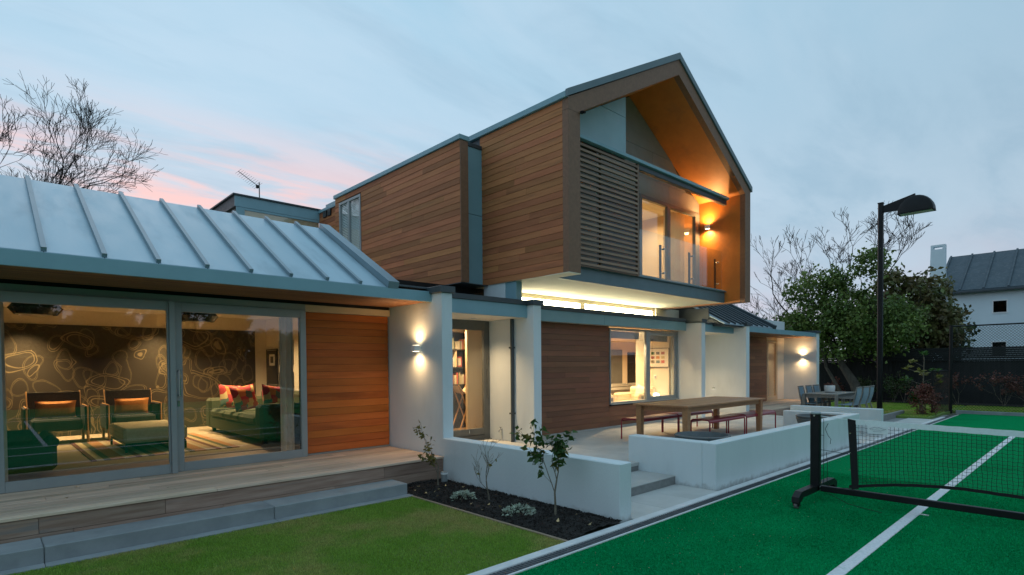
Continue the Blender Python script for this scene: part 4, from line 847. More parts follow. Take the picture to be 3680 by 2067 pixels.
ny_ = 150; NYS = np.linspace(YN0 - .06, YN1, ny_)
V = []; Fc = []; mb = MB()
for j, y in enumerate(NYS):
    pts = []
    for k in range(11):
        f = k / 10; pts.append((nx + xoff(y, f) + .004 * math.sin(j * 1.7 + k * 2.1), y + .006 * math.sin(j * .9 + k * 1.3) * f, (ztop(y) - .03) * (1 - f) + zbot(y) * f))
    mb.tube(pts, .0021, 3, False)
for k in range(1, 16):
    f = k / 16; pts = []
    for j in range(0, ny_ * 2 - 1):
        y = NYS[0] + (NYS[-1] - NYS[0]) * j / (ny_ * 2 - 2); pts.append((nx + xoff(y, f), y, (ztop(y) - .03) * (1 - f) + zbot(y) * f + .004 * math.sin(j * 1.57 + k)))
    mb.tube(pts, .0021, 3, False)
o = obj('net_mesh', mb, 'cord', net); o['kind'] = 'stuff'
def ribbon(name, f0, f1, yy, tk, mat, dz0=0, dz1=0, puff=0):
    V = []; Fc = []
    for s in (-1, 1):
        for i, y in enumerate(yy):
            for f, dz in ((f0, dz0), ((f0 + f1) / 2, (dz0 + dz1) / 2), (f1, dz1)):
                V.append((nx + xoff(y, f) + s * (tk + (puff if f not in (f0, f1) else 0)) + .002 * math.sin(y * 40 + f * 30), y, ztop(y) * (1 - f) + zbot(y) * f + dz + .0015 * math.sin(y * 31)))
    n = len(yy)
    for s in range(2):
        for i in range(n - 1):
            for k in range(2):
                a = s * n * 3 + i * 3 + k; Fc.append((a, a + 1, a + 4, a + 3))
    for i in range(n - 1):
        for k in (0, 2): a = i * 3 + k; Fc.append((a, a + 3, a + 3 + 3 * n, a + 3 * n))
    return obj(name, MB().add(V, Fc), mat, net, True)
ribbon('top_band', 0, 0, np.linspace(YN0 - .02, YN1, 120), .005, 'white_tape', .018, -.042, .008); ribbon('bottom_band', 1, 1, np.linspace(YN0, YN1, 90), .004, 'black_fabric', .022, -.012, .003)
mb = MB(); V = []
for s in (-1, 1):
    for k in range(9):
        f = k / 8; V += [(nx + s * .006 + xoff(YN0, f) * .5, YN0 + .01 - .06 * f * 0 - .045 * f, 1.02 - (1.02 - .185) * f), (nx + s * .006 + xoff(YN0, f) * .5, YN0 - .075 - .03 * f, 1.005 - (1.005 - .20) * f)]
Fc = [(s * 18 + 2 * k, s * 18 + 2 * k + 1, s * 18 + 2 * k + 3, s * 18 + 2 * k + 2) for s in (0, 1) for k in range(8)] + [(2 * k + e, 2 * k + 2 + e, 20 + 2 * k + e, 18 + 2 * k + e) for e in (0, 1) for k in range(8)]
sb = obj('side_band', mb.add(V, Fc), 'black_fabric', net)
for z in (.42, .62, .85): obj('eyelet', MB().tube([(nx - .012, YN0 - .02, z), (nx - .004, YN0 - .02, z)], .008, 8), 'chrome', sb)
obj('headline', MB().tube([(nx, 2.47, 1.04), (nx, YN0, 1.005), (nx, YN0 - .2, 1.0)], .0035, 4), 'white_tape', net)
cordp = [[(nx, 2.38, 1.0), (nx - .01, 2.375, .6), (nx, 2.38, .2)], [(nx, 2.37, .62), (nx, YN0, .60)], [(nx, 2.415, .62), (nx, 2.37, .62)], [(nx, 2.415, .8), (nx, 2.38, .8)], [(nx, 2.415, .4), (nx, 2.38, .4)], [(nx, 2.35, .6), (nx - .02, 2.33, .45), (nx, 2.34, .25), (nx + .01, 2.31, .21)], [(nx, YN0 - .04, .2), (nx, 2.3, .17), (nx, 2.35, .2)], [(nx, 2.33, .95), (nx - .01, 2.36, .88), (nx, 2.33, .80), (nx, 2.30, .76), (nx + .01, 2.31, .70)], [(nx - .03, 2.33, .11), (nx - .05, 2.1, .02), (nx - .12, 1.9, .012), (nx - .2, 1.72, .012)]]
for q in cordp: obj('lashing_cord', MB().tube(q, .003, 4), 'cord', net)
tg = obj('maker_label', MB().box(nx - .016, nx - .013, YN0 - .40, YN0 - .20, .865, .955), 'white_plastic', net)
lg = MB()                                                # skyline logo and two lines of script, as inked strokes
zl = .918
lg.tube([(nx - .0175, YN0 - .22, zl + .006), (nx - .0175, YN0 - .25, zl + .012), (nx - .0175, YN0 - .275, zl + .026), (nx - .0175, YN0 - .29, zl + .014), (nx - .0175, YN0 - .315, zl + .022), (nx - .0175, YN0 - .34, zl + .010), (nx - .0175, YN0 - .385, zl + .004)], .0016, 4)
obj('logo', lg, 'ink', tg)
def text(s, size, parent, mat, mtx):
    cu = bpy.data.curves.new('lettering', 'FONT'); cu.body = s; cu.size = size; cu.align_x = 'CENTER'; cu.extrude = .0004
    tmp = bpy.data.objects.new('lettering_tmp', cu); C.objects.link(tmp); bpy.context.view_layer.update()
    me = bpy.data.meshes.new_from_object(tmp.evaluated_get(bpy.context.evaluated_depsgraph_get())); bpy.data.objects.remove(tmp)
    me.transform(mtx); return link('lettering', me, mat, parent)
# the words on the tag are too small to read in the photograph: two rows of script-like strokes stand for them
sc = MB()
for (z, n, w) in ((zl - .008, 15, .15), (zl - .026, 10, .09)):
    pts = [(nx - .0175, YN0 - .30 + w / 2 - w * k / (n * 2), z + (.0045 if k % 2 else -.0045) * (.6 + .4 * math.sin(k * 1.9))) for k in range(n * 2)]
    sc.tube(pts, .0011, 3)
obj('lettering', sc, 'ink', tg)

# ================================================================== FENCES
cf = thing('wire_fence', 'black chain-link fence at the far end of the court', 'fence', (23.45, 0, 0), world=True)
FX = 23.45
for y in (3.62, .62, -2.4, -5.4): obj('post', MB().tube([(FX, y, -.1), (FX, y, 2.90)], .05 if y > 3 else .03, 10), 'black_metal', cf, True)
obj('top_rail', MB().tube([(FX, 3.62, 2.86), (FX, -8, 2.86)], .025, 8), 'black_metal', cf); obj('kick_board', MB().box(FX - .20, FX - .13, -8, 3.45, -.05, .10, .008), 'concrete', cf)
mb = MB(); y = -10.9
while y < 3.6:
    for s in (1, -1):
        a0, a1 = (y, y + 2.75) if s > 0 else (y + 2.75, y); pts = []
        z0, z1 = .06, 2.82
        # clip to the bay
        lo, hi = -8.0, 3.60; t0, t1 = 0.0, 1.0; dd = a1 - a0
        ta, tb_ = (lo - a0) / dd, (hi - a0) / dd; ta, tb_ = min(ta, tb_), max(ta, tb_); t0, t1 = max(t0, ta), min(t1, tb_)
        if t1 - t0 > .02: mb.tube([(FX + .004 * s, a0 + dd * t0, z0 + (z1 - z0) * t0), (FX + .004 * s, a0 + dd * t1, z0 + (z1 - z0) * t1)], .0042, 3, False)
    y += .085
o = obj('wire_mesh', mb, 'cord', cf); o['kind'] = 'stuff'
pf = thing('mesh_gate', 'low dark mesh panel beside the red shrub', 'gate', (22.6, 3.75, 0), world=True)
obj('frame', MB().tube([(22.0, 3.86, 0), (22.0, 3.86, 1.42)], .03, 8).tube([(22.0, 3.86, 1.40), (23.38, 3.66, 1.40)], .02, 6).tube([(22.0, 3.86, .05), (23.38, 3.66, .05)], .02, 6), 'black_metal', pf)
mb = MB()
for k in range(46):
    x = 22.02 + k * .03; yv = 3.86 - (x - 22.0) * .145; mb.tube([(x, yv, .06), (x, yv, 1.39)], .004, 3, False)
for k in range(44):
    z = .07 + k * .03; mb.tube([(22.0, 3.86, z), (23.38, 3.66, z)], .004, 3, False)
o = obj('gate_mesh', mb, 'cord', pf); o['kind'] = 'stuff'
bf = thing('boundary_fence', 'tall black paling fence with a slatted top behind the garden', 'fence', (28, 0, 0), world=True)
y = -9.0
while y < 16: obj('paling', MB().box(28.0, 28.02, y, y + .146, .05, 1.72, .002), 'fence_board', bf); y += .15
obj('back_panel', MB().box(28.021, 28.04, -30, 24, 0, 1.7), 'fence_board', bf); obj('cap_rail', MB().box(27.95, 28.06, -30, 24, 1.722, 1.79, .004), 'fence_board', bf)
for k in range(6): obj('top_slat', MB().box(28.0, 28.02, -30, 24, 1.80 + k * .075, 1.8705 + k * .075, .002), 'fence_board', bf)
y = -8.0
while y < 16: obj('fence_post', MB().box(28.021, 28.10, y, y + .09, .0, 2.27, .003), 'fence_board', bf); y += 2.4
obj('fence_rail', MB().box(27.985, 27.999, -30, 16, .45, .53), 'fence_board', bf)
sfn = thing('side_fence', 'black paling fence along the other side of the court', 'fence', (0, -16, 0), world=True)
obj('panel', MB().box(-30, 28, -16.1, -16.0, -.05, 2.1), 'fence_board', sfn); obj('cap_rail', MB().box(-30, 28, -16.15, -15.97, 2.101, 2.17), 'fence_board', sfn)

# ================================================================== NEIGHBOUR HOUSE
nh = thing('neighbour_house', 'pale grey house with dark ribbed roof and slim chimney beyond the fence', 'house', (37, 0, 0), world=True)
NX = 36.0
obj('wall', MB().prism([(NX, 0), (NX + 7, 0), (NX + 7, 5.25), (NX + 3.5, 7.3), (NX, 5.25)], 'y', -9, 6.28), 'neighbour_wall', nh)
rfn = obj('roof', MB().prism([(NX - .22, 5.14), (NX + 3.5, 7.42), (NX + 3.5, 7.54), (NX - .22, 5.27)], 'y', -9.2, 6.20).prism([(NX + 3.5, 7.42), (NX + 7.2, 5.14), (NX + 7.2, 5.27), (NX + 3.5, 7.54)], 'y', -9.2, 6.20), 'neighbour_roof', nh)
for k in range(16): yk = 6.12 - k * .92; obj('roof_rib', MB().prism([(NX - .22, 5.27), (NX + 3.5, 7.54), (NX + 3.5, 7.60), (NX - .22, 5.33)], 'y', yk - .04, yk + .04), 'neighbour_roof', rfn)
obj('gutter', MB().box(NX - .34, NX - .221, -9.2, 6.20, 5.10, 5.20, .01), 'steel_dark', rfn)
ch = obj('chimney', MB().box(NX - .04, NX + .3, 5.82, 6.28, 5.3, 7.489).box(NX - .04, NX + .3, 5.82, 5.94, 7.49, 7.62).box(NX - .04, NX + .3, 6.32, 6.43, 7.49, 7.62).box(NX - .04, NX + .3, 5.82, 6.43, 7.621, 7.72), 'neighbour_wall', nh)
obj('front_pier', MB().prism([(6.281, 0), (6.62, 0), (6.43, 7.489), (6.281, 7.489)], 'x', NX - .04, NX + .3), 'neighbour_wall', nh)
obj('drain_pipe', MB().tube([(NX - .06, 6.05, .2), (NX - .06, 6.05, 5.1)], .05, 8), 'neighbour_wall', nh)
for (y0, y1_, z0, z1) in ((3.43, 3.92, 4.08, 4.63), (3.44, 3.94, 2.0, 2.63), (-1.2, -.5, 3.6, 4.6)):
    wf = obj('window', MB().box(NX - .03, NX + .02, y0 - .05, y0, z0 - .05, z1 + .05).box(NX - .03, NX + .02, y1_, y1_ + .05, z0 - .05, z1 + .05).box(NX - .03, NX + .02, y0, y1_, z0 - .05, z0).box(NX - .03, NX + .02, y0, y1_, z1, z1 + .05), 'white_plastic', nh)
    obj('pane', MB().box(NX - .012, NX - .002, y0, y1_, z0, z1), 'glass_dark', wf); obj('reveal', MB().box(NX - .0018, NX - .0008, y0, y1_, z0, z1), 'black_metal', wf)

# ================================================================== INTERIOR FURNITURE
def cushion_mb(w, h, d, n=10):
    V = []; Fc = []
    for s in (-1, 1):
        for i in range(n + 1):
            for j in range(n + 1):
                u, v = 2 * i / n - 1, 2 * j / n - 1; e = max(0, (1 - u ** 4) * (1 - v ** 4)) ** .55; pin = 1 - .06 * (1 - abs(u)) * abs(v) ** 3 - 0
                V.append((u * w / 2 * (1 - .07 * (1 - abs(v) ** 2) * 0 - .05 * abs(u) ** 3 * (1 - v * v)), s * d / 2 * e, h / 2 + v * h / 2 * (1 - .07 * abs(v) ** 3 * (1 - u * u))))
    m = (n + 1) ** 2
    for s in range(2):
        for i in range(n):
            for j in range(n): a = s * m + i * (n + 1) + j; Fc.append((a, a + 1, a + n + 2, a + n + 1))
    return MB().add(V, Fc)
def cushion(label, loc, rot, size, mat, name='cushion'):
    t = obj(name, cushion_mb(*size), mat, None, True); t.location = loc; t.rotation_euler = rot; return tag(t, label, 'cushion')
FZ = .416
def armchair(label, x, y, rz):
    t = thing('armchair', label, 'armchair', (x, y, FZ), rz, group='dark lounge armchairs')
    obj('seat', MB().box(-.33, .33, -.33, .25, .22, .42, .03), 'dark_fabric', t); obj('backrest', MB().prism([(.22, .38), (.30, .86), (.40, .86), (.33, .38)], 'x', -.36, .36), 'dark_fabric', t)
    for s in (-1, 1):
        obj('arm', MB().box(s * .36, s * .44, -.34, .36, .20, .62, .01), 'dark_fabric', t)
        obj('wood_trim', MB().tube([(s * .40, -.35, 0), (s * .40, -.35, .63), (s * .40, .36, .63)], .012, 4), 'wood_frame', t); obj('wood_trim', MB().tube([(s * .36, .28, .6), (s * .37, .39, .88)], .012, 4), 'wood_frame', t)
        obj('leg', MB().box(s * .40 - .02, s * .40 + .02, -.34, -.30, 0, .2), 'wood_frame', t); obj('leg', MB().box(s * .40 - .02, s * .40 + .02, .30, .34, 0, .2), 'wood_frame', t)
armchair('dark armchair with pale timber trim at the left of the wallpapered wall', .92, 12.45, 0); armchair('dark armchair with pale timber trim nearer the door handle', 2.02, 12.45, 0)
cushion('orange lumbar cushion on the left lounge armchair', (.92, 12.52, FZ + .43), (.25, 0, 0), (.56, .30, .15), 'orange_fabric'); cushion('orange lumbar cushion on the armchair nearer the door handle', (2.02, 12.52, FZ + .43), (.25, 0, 0), (.54, .30, .15), 'orange_fabric')
ot = thing('ottoman', 'checked cream ottoman bench on thin dark legs in the lounge', 'ottoman', (1.93, 10.65, FZ)); obj('seat', MB().box(-.42, .42, -.68, .68, .15, .37, .035), 'ottoman', ot); obj('frame', MB().box(-.40, .40, -.66, .66, .128, .149), 'black_metal', ot)
for s in (-1, 1):
    for q in (-1, 1): obj('leg', MB().box(s * .39 - .015, s * .39 + .015, q * .65 - .015, q * .65 + .015, 0, .127), 'black_metal', ot)
for k in range(5): obj('seam', MB().box(-.4205, -.4200, -.55 + k * .27, -.546 + k * .27, .17, .35), 'grey_fabric', ot)
for k in range(2): obj('seam', MB().box(-.4205, -.42, -.63, .63, .22 + k * .07, .223 + k * .07), 'grey_fabric', ot)
so = thing('sofa', 'long olive sofa along the right wall of the lounge', 'sofa', (3.9, 11.0, FZ)); obj('base', MB().box(-.60, .70, -1.5, 1.5, .08, .30, .02), 'olive_fabric', so); obj('backrest', MB().box(.45, .72, -1.5, 1.5, .30, .80, .05), 'olive_fabric', so)
for k in range(3): obj('seat_cushion', MB().box(-.62, .44, -1.26 + k * .84, -.44 + k * .84, .301, .46, .05), 'olive_fabric', so)
for q in (-1, 1): obj('arm', MB().box(-.62, .71, q * 1.27, q * 1.55, .08, .66, .05), 'olive_fabric', so)
for s in (-.5, .6):
    for q in (-1.4, 1.4): obj('leg', MB().box(s - .03, s + .03, q - .03, q + .03, 0, .079), 'black_metal', so)
for (lb_, lo, ro) in (('red and yellow patchwork cushion at the far end of the lounge sofa', (3.55, 11.75, FZ + .47), (-.25, .1, .35)), ('patchwork cushion leaning in the middle of the lounge sofa', (3.62, 11.05, FZ + .47), (-.25, -.12, .3)), ('patchwork cushion nearest the glass on the lounge sofa', (3.95, 10.65, FZ + .47), (-.25, .15, .45))): cushion(lb_, lo, ro, (.50, .48, .17), 'patchwork')
dc = thing('lounge_chair', 'low dark upholstered chair close behind the left glass', 'chair', (.28, 9.05, FZ)); obj('body', MB().box(-.42, .36, -.45, .45, .06, .40, .05), 'dark_fabric', dc); obj('arm', MB().box(.22, .38, -.46, .46, .30, .48, .06), 'dark_fabric', dc); obj('backrest', MB().box(-.42, .20, -.46, -.26, .38, .56, .06), 'dark_fabric', dc)
rg = obj('rug', MB().box(-.95, .95, -1.35, 1.35, 0, .012), 'rug'); rg.location = (2.02, 10.85, FZ); tag(rg, 'striped brown and cream rug on the lounge floor', 'rug')
def pendant(label, x, y, z):
    t = thing('pendant_lamp', label, 'pendant lamp', (x, y, z), group='dark hexagonal pendant lamps')
    n = 24; obj('shade', MB().lathe([(.20, -.095), (.24, -.09), (.31, 0), (.24, .09), (.18, .095)], 0, 0, n), 'pendant_shade', t); obj('cable', MB().tube([(0, 0, .095), (0, 0, 2.80 - z)], .006, 5), 'black_metal', t); obj('diffuser', MB().lathe([(.002, -.097), (.19, -.097), (.19, -.0955)], 0, 0, n), 'cream', t)
pendant('dark faceted pendant lamp behind the left sliding door', .58, 10.5, 2.55); pendant('dark faceted pendant lamp behind the right sliding door', 2.66, 10.5, 2.55)
def curtain_obj(label, x0, x1, y, z0, z1, amp=.03):
    xs_ = np.linspace(x0, x1, max(10, int((x1 - x0) * 70))); V = []
    for x in xs_:
        for z in (z0, z1): V.append((x, y + amp * math.sin(x * 75) + .3 * amp * math.sin(x * 31), z))
    return tag(obj('curtain', MB().add(V, [(2 * i, 2 * i + 2, 2 * i + 3, 2 * i + 1) for i in range(len(xs_) - 1)]), 'curtain', None, True), label, 'curtain')
curtain_obj('pale gathered curtain at the right edge of the sliding door', 3.16, 3.38, 8.32, .43, 2.5); curtain_obj('pale gathered curtain at the left edge of the lounge window', -.05, .19, 8.32, .43, 2.5); curtain_obj('pale curtain behind the far wing glazed door', 20.02, 20.45, 8.40, .40, 2.5)
def picture(label, x, y0, y1_, z0, z1, b=.02, inset=.12, art=(.25, .22, .2)):
    t = thing('picture', label, 'picture', (x, (y0 + y1_) / 2, z0)); w = (y1_ - y0) / 2; h = z1 - z0
    obj('frame', MB().box(-.03, 0, -w, -w + b, 0, h).box(-.03, 0, w - b, w, 0, h).box(-.03, 0, -w + b, w - b, 0, b).box(-.03, 0, -w + b, w - b, h - b, h), 'picture_black', t)
    obj('mount', MB().box(-.018, -.001, -w + b, w - b, b, h - b), 'picture_mat', t); return t, w, h
t, w, h = picture('black framed print with a small central image on the lounge side wall', 4.858, 12.80, 13.46, 1.27, 2.10); obj('print', MB().box(-.020, -.0185, -w + .03, w - .03, .03, h - .03), 'picture_black', t); obj('inset', MB().box(-.0225, -.0205, -.16, .16, h * .55, h * .86), 'picture_mat', t); obj('inset_dark', MB().box(-.0245, -.023, -.09, .09, h * .62, h * .80), 'picture_black', t)
t, w, h = picture('landscape print in a thin black frame, upper of two on the lounge side wall', 4.858, 11.95, 12.69, 1.73, 2.27); obj('print', MB().box(-.020, -.0185, -w + .1, w - .1, .12, h - .09), 'steel', t)
t, w, h = picture('print in a thin black frame, lower of two on the lounge side wall', 4.858, 11.95, 12.70, 1.05, 1.58); obj('print', MB().box(-.020, -.0185, -w + .1, w - .1, .10, h - .09), 'cedar_frame', t); obj('print_dark', MB().box(-.0225, -.0205, -w + .1, w - .1, .10, h * .42), 'picture_black', t)
# entry: shelf with books
bs = thing('bookshelf', 'dark bookshelf seen through the entry door', 'bookshelf', (7.5, 9.85, .30), world=True)
for (z) in (1.265, 1.64, 2.02): obj('shelf', MB().box(6.4, 8.6, 9.62, 9.92, z, z + .022), 'brown_shelf', bs)
obj('back', MB().box(6.4, 8.6, 9.92, 9.94, .301, 2.415), 'brown_shelf', bs); obj('divider', MB().box(7.42, 7.445, 9.63, 9.915, 1.663, 2.019), 'beige_panel', bs); obj('side', MB().box(8.60, 8.63, 9.60, 9.94, .301, 2.415), 'brown_shelf', bs)
bk = [(.55, .10, .08), (.62, .55, .42), (.10, .09, .08), (.60, .52, .30), (.16, .22, .20), (.66, .62, .54), (.30, .07, .06), (.22, .17, .11), (.50, .40, .18)]
for i, c in enumerate(bk): pm('book%d' % i, c, None, rough=.6)
ORD = ['first', 'second', 'third', 'fourth', 'fifth', 'sixth', 'seventh', 'eighth', 'ninth', 'tenth', 'eleventh', 'twelfth', 'thirteenth', 'fourteenth', 'fifteenth', 'sixteenth', 'seventeenth', 'eighteenth', 'nineteenth', 'twentieth']
for (z, x0, x1, nm) in ((1.287, 7.26, 7.74, 'on the lowest book row'), (1.662, 7.26, 7.40, 'on the middle shelf beside the red frame'), (2.042, 7.26, 7.40, 'on the top shelf left of the plate'), (2.042, 7.53, 7.74, 'on the top shelf right of the plate')):
    x = x0; bi = 0
    while x < x1:
        w = random.uniform(.022, .042); h = random.uniform(.17, .25); o = bx('book', None, 'book%d' % random.randrange(9), x, x + w - .002, 9.66, 9.66 + random.uniform(.12, .17), z, z + h, .003); tag(o, ORD[bi] + ' upright book from the left ' + nm, 'book', 'books ' + nm); x += w; bi += 1
pl = thing('plate', 'pale round plate standing among the top shelf books', 'plate', (7.465, 9.76, 2.135)); obj('disc', MB().prism([(.09 * math.cos(a * math.pi / 12), .09 * math.sin(a * math.pi / 12)) for a in range(24)], 'y', -.006, .006), 'picture_mat', pl); obj('ring', MB().prism([(.055 * math.cos(a * math.pi / 12), .055 * math.sin(a * math.pi / 12)) for a in range(24)], 'y', -.010, -.0065), 'ottoman', pl)
rfm = thing('photo_frame', 'small red photo frame on the middle shelf', 'photo frame', (7.56, 9.72, 1.664)); obj('frame', MB().box(-.085, -.06, -.01, .01, 0, .22).box(.06, .085, -.01, .01, 0, .22).box(-.06, .06, -.01, .01, 0, .03).box(-.06, .06, -.01, .01, .19, .22), 'book0', rfm); obj('photo', MB().box(-.06, .06, -.004, .004, .03, .19), 'picture_mat', rfm)
xs_t = thing('folding_stand', 'crossed timber folding stand with a cream sling inside the entry', 'stand', (7.38, 9.35, .30)); 
for q in (-.14, .14): obj('leg', MB().tube([(-.22, q, 0), (.20, q, .98)], .016, 6), 'wood_frame', xs_t); obj('leg', MB().tube([(.24, q * .8, 0), (-.20, q * .8, .98)], .016, 6), 'wood_frame', xs_t)
V = [(-.2 + .4 * i / 8, q, .97 - .17 * math.sin(math.pi * i / 8)) for i in range(9) for q in (-.16, .16)]; obj('sling', MB().add(V, [(2 * i, 2 * i + 1, 2 * i + 3, 2 * i + 2) for i in range(8)]), 'cream_fabric', xs_t, True)
obj('brace', MB().tube([(-.09, -.14, .62), (.09, -.14, .62)], .010, 5), 'wood_frame', xs_t)
# sitting room seen through the terrace window
ac = thing('tub_chair', 'peach tub armchair close behind the terrace window', 'armchair', (12.75, 8.72, .27)); obj('seat', MB().box(-.40, .38, -.36, .36, .12, .44, .04), 'cream_fabric', ac); obj('backrest', MB().box(.28, .44, -.40, .40, .30, .82, .06), 'cream_fabric', ac); obj('arm', MB().box(-.42, .40, -.44, -.32, .12, .66, .05), 'cream_fabric', ac); obj('arm', MB().box(-.42, .40, .32, .44, .12, .66, .05), 'cream_fabric', ac); obj('foot', MB().box(-.38, -.34, -.40, -.36, 0, .12).box(-.38, -.34, .36, .40, 0, .12).box(.34, .38, -.40, -.36, 0, .12).box(.34, .38, .36, .40, 0, .12), 'wood_frame', ac)
dup(ac, (11.25, 8.85, .27), 2.2, 'peach tub armchair partly hidden by the left edge of the terrace window')
cushion('pale cushion in the peach tub armchair', (12.90, 8.70, .72), (.1, -.3, 1.3), (.42, .40, .15), 'picture_mat')
s2 = thing('sofa', 'grey sofa in the sitting room behind the peach chairs', 'sofa', (14.4, 10.3, .27)); obj('base', MB().box(-1.3, 1.3, -.45, .45, .08, .42, .03), 'grey_fabric', s2); obj('backrest', MB().box(-1.3, 1.3, -.48, -.28, .30, .74, .06), 'grey_fabric', s2)
for q in (-1, 1): obj('arm', MB().box(q * 1.30, q * 1.5, -.46, .46, .08, .62, .05), 'grey_fabric', s2)
for k in range(2): obj('back_cushion', MB().box(-1.25 + k * 1.26, -.03 + k * 1.26, -.27, -.02, .43, .84, .08), 'grey_fabric', s2)
gp, w, h = picture('large white framed print of nine small photographs in the sitting room', 13.258, 7.99, 8.66, 1.60, 2.12, b=.014)
for i in range(3):
    for j in range(3): obj('photo', MB().box(-.0215, -.0185, -.20 + i * .155, -.20 + i * .155 + .105, .115 + j * .115, .115 + j * .115 + .075), ['book0', 'book8', 'book6', 'book4', 'orange_fabric', 'book2', 'book7', 'book6', 'leaf_lush'][i * 3 + j], gp)
lsw = thing('light_switch', 'small dark switch on the sitting room wall', 'switch', (13.258, 8.42, 1.30)); obj('plate', MB().box(-.012, 0, -.035, .035, 0, .09, .003), 'white_plastic', lsw); obj('button', MB().box(-.016, -.0125, -.016, .016, .02, .065, .002), 'black_metal', lsw)
tl = thing('table_lamp', 'glowing table lamp beside the peach tub chair', 'lamp', (13.02, 8.25, .27)); obj('table', MB().lathe([(.15, 0), (.15, .02), (.02, .03), (.02, .46), (.17, .47), (.17, .49)], 0, 0, 20), 'wood_frame', tl); obj('globe', MB().lathe([(.02, .49), (.07, .52), (.09, .58), (.07, .64), (.01, .66)], 0, 0, 20), 'downlight_glow', tl, True)
fl = thing('flower_vase', 'small vase of orange flowers at the edge of the terrace window', 'vase', (12.4, 9.75, .30)); obj('vase', MB().lathe([(.05, .40), (.07, .5), (.04, .66), (.05, .70)], 0, 0, 16), 'pot_white', fl, True); obj('stand', MB().lathe([(.16, 0), (.02, .03), (.02, .38), (.18, .395), (.18, .4)], 0, 0, 20), 'wood_frame', fl)
for k in range(9): a = k * 2.4; q = .03 + .012 * k; obj('flower', MB().lathe([(.004, .74 + .012 * k), (.04, .76 + .012 * k), (.03, .79 + .012 * k), (.004, .80 + .012 * k)], q * math.cos(a), q * math.sin(a), 8), 'orange_fabric', fl)

# ================================================================== PLANTS
def leaves_np(P, D, ln, wd, curl=.2):
    "folded leaf: 4 triangles from base P along D"
    n = len(P); up = rng.normal(0, 1, (n, 3)); S_ = np.cross(D, up); S_ /= np.linalg.norm(S_, axis=1)[:, None] + 1e-9; Nn = np.cross(S_, D)
    ln = ln[:, None]; wd = wd[:, None]
    mid = P + D * ln * .45 - Nn * ln * curl * .2; tip = P + D * ln - Nn * ln * curl
    V = np.stack([P, mid + S_ * wd + Nn * wd * .35, tip, mid - S_ * wd + Nn * wd * .35, mid], 1).reshape(-1, 3)
    ix = np.arange(n)[:, None] * 5
    return V, np.concatenate([ix + np.array([[0, 1, 4]]), ix + np.array([[1, 2, 4]]), ix + np.array([[2, 3, 4]]), ix + np.array([[3, 0, 4]])])
def grow(p, d, ln, r, depth, rnd, out, ends, kids=(2, 3), spread=.55, shrink=.74, up=.12, seg=3, mid=.5):
    pts = [Vector(p)]; d = Vector(d).normalized(); rs = [r]
    for k in range(seg):
        d = (d + Vector((rnd.gauss(0, .13), rnd.gauss(0, .13), rnd.gauss(0, .10) + up * .35))).normalized(); pts.append(pts[-1] + d * ln / seg); rs.append(r * (1 - .32 * (k + 1) / seg))
    out.append((pts, rs, depth))
    if depth == 0: ends.append((pts[-1], d)); ends.append((pts[len(pts) // 2], d)); return
    n = rnd.randint(*kids)
    for k in range(n):
        ax = Vector((rnd.gauss(0, 1), rnd.gauss(0, 1), rnd.gauss(0, .7))); ax = (ax - d * ax.dot(d)).normalized()
        nd_ = (d + ax * spread * rnd.uniform(.6, 1.35) + Vector((0, 0, up))).normalized(); st = pts[-1] if k == 0 or rnd.random() > mid else pts[rnd.randint(1, len(pts) - 1)]
        grow(st, nd_, ln * shrink * rnd.uniform(.75, 1.2), rs[-1] * (.82 if k == 0 else .62), depth - 1, rnd, out, ends, kids, spread, shrink, up, seg, mid)
def branches_obj(name, segs, mat, parent, n=4, rmin=.004):
    Vs = []; Fs = []; o = 0
    mb = MB()
    for pts, rs, dp in segs: mb.tube(pts, [max(rmin, q) for q in rs], n if dp > 1 else 3, False)
    V = np.array(mb.v); Fq = np.array(mb.f); return npobj(name, V, Fq, mat, parent)
def foliage(name, C_, n, size, mat, parent, sd=.12, aspect=.34, droop=0):
    P = C_[rng.integers(0, len(C_), n)] + rng.normal(0, sd, (n, 3)); D = rng.normal(0, 1, (n, 3)); D[:, 2] -= droop; D /= np.linalg.norm(D, axis=1)[:, None]
    ln = size * rng.uniform(.6, 1.3, n); V, Fq = leaves_np(P, D, ln, ln * aspect); o = npobj(name, V, Fq, mat, parent); o['kind'] = 'stuff'; return o
def blob(c, r, n):
    "points mostly near the skin of a lumpy ellipsoid"
    d = rng.normal(0, 1, (n, 3)); d /= np.linalg.norm(d, axis=1)[:, None]; k = rng.uniform(.55, 1.05, n)[:, None] * (1 + .18 * np.sin(d[:, :1] * 5 + c[0]) * np.cos(d[:, 1:2] * 6 + c[2]))
    return np.array(c) + d * np.array(r) * k

# bare tree behind the lounge roof
rnd = random.Random(11); bt = thing('bare_tree', 'large leafless tree behind the lounge roof', 'tree', (.2, 25, 0), world=True); segs = []; ends = []
for (dx, tilt, l0) in ((-2.2, -.4, 3.3), (-1.9, -.12, 3.4), (-1.5, -.25, 3.4), (-1.2, .04, 3.5), (-.9, -.1, 3.4), (-.6, .12, 3.5), (-.3, .22, 3.3), (0, .34, 3.1), (.3, .5, 2.7)):
    grow((.2 + dx, 25, 4.3), (tilt, rnd.uniform(-.2, .2), 1), l0 * .72, .085, 7, rnd, segs, ends, (2, 3), .56, .725, .12, 3, .65)
obj('trunk', MB().tube([(.2, 25, -.2), (.15, 25, 2), (.25, 25, 4.2), (.3, 25, 4.9)], [.5, .40, .36, .30], 12, False), 'bark_dark', bt, True); branches_obj('limbs', segs, 'bark_dark', bt, 4, .0055)
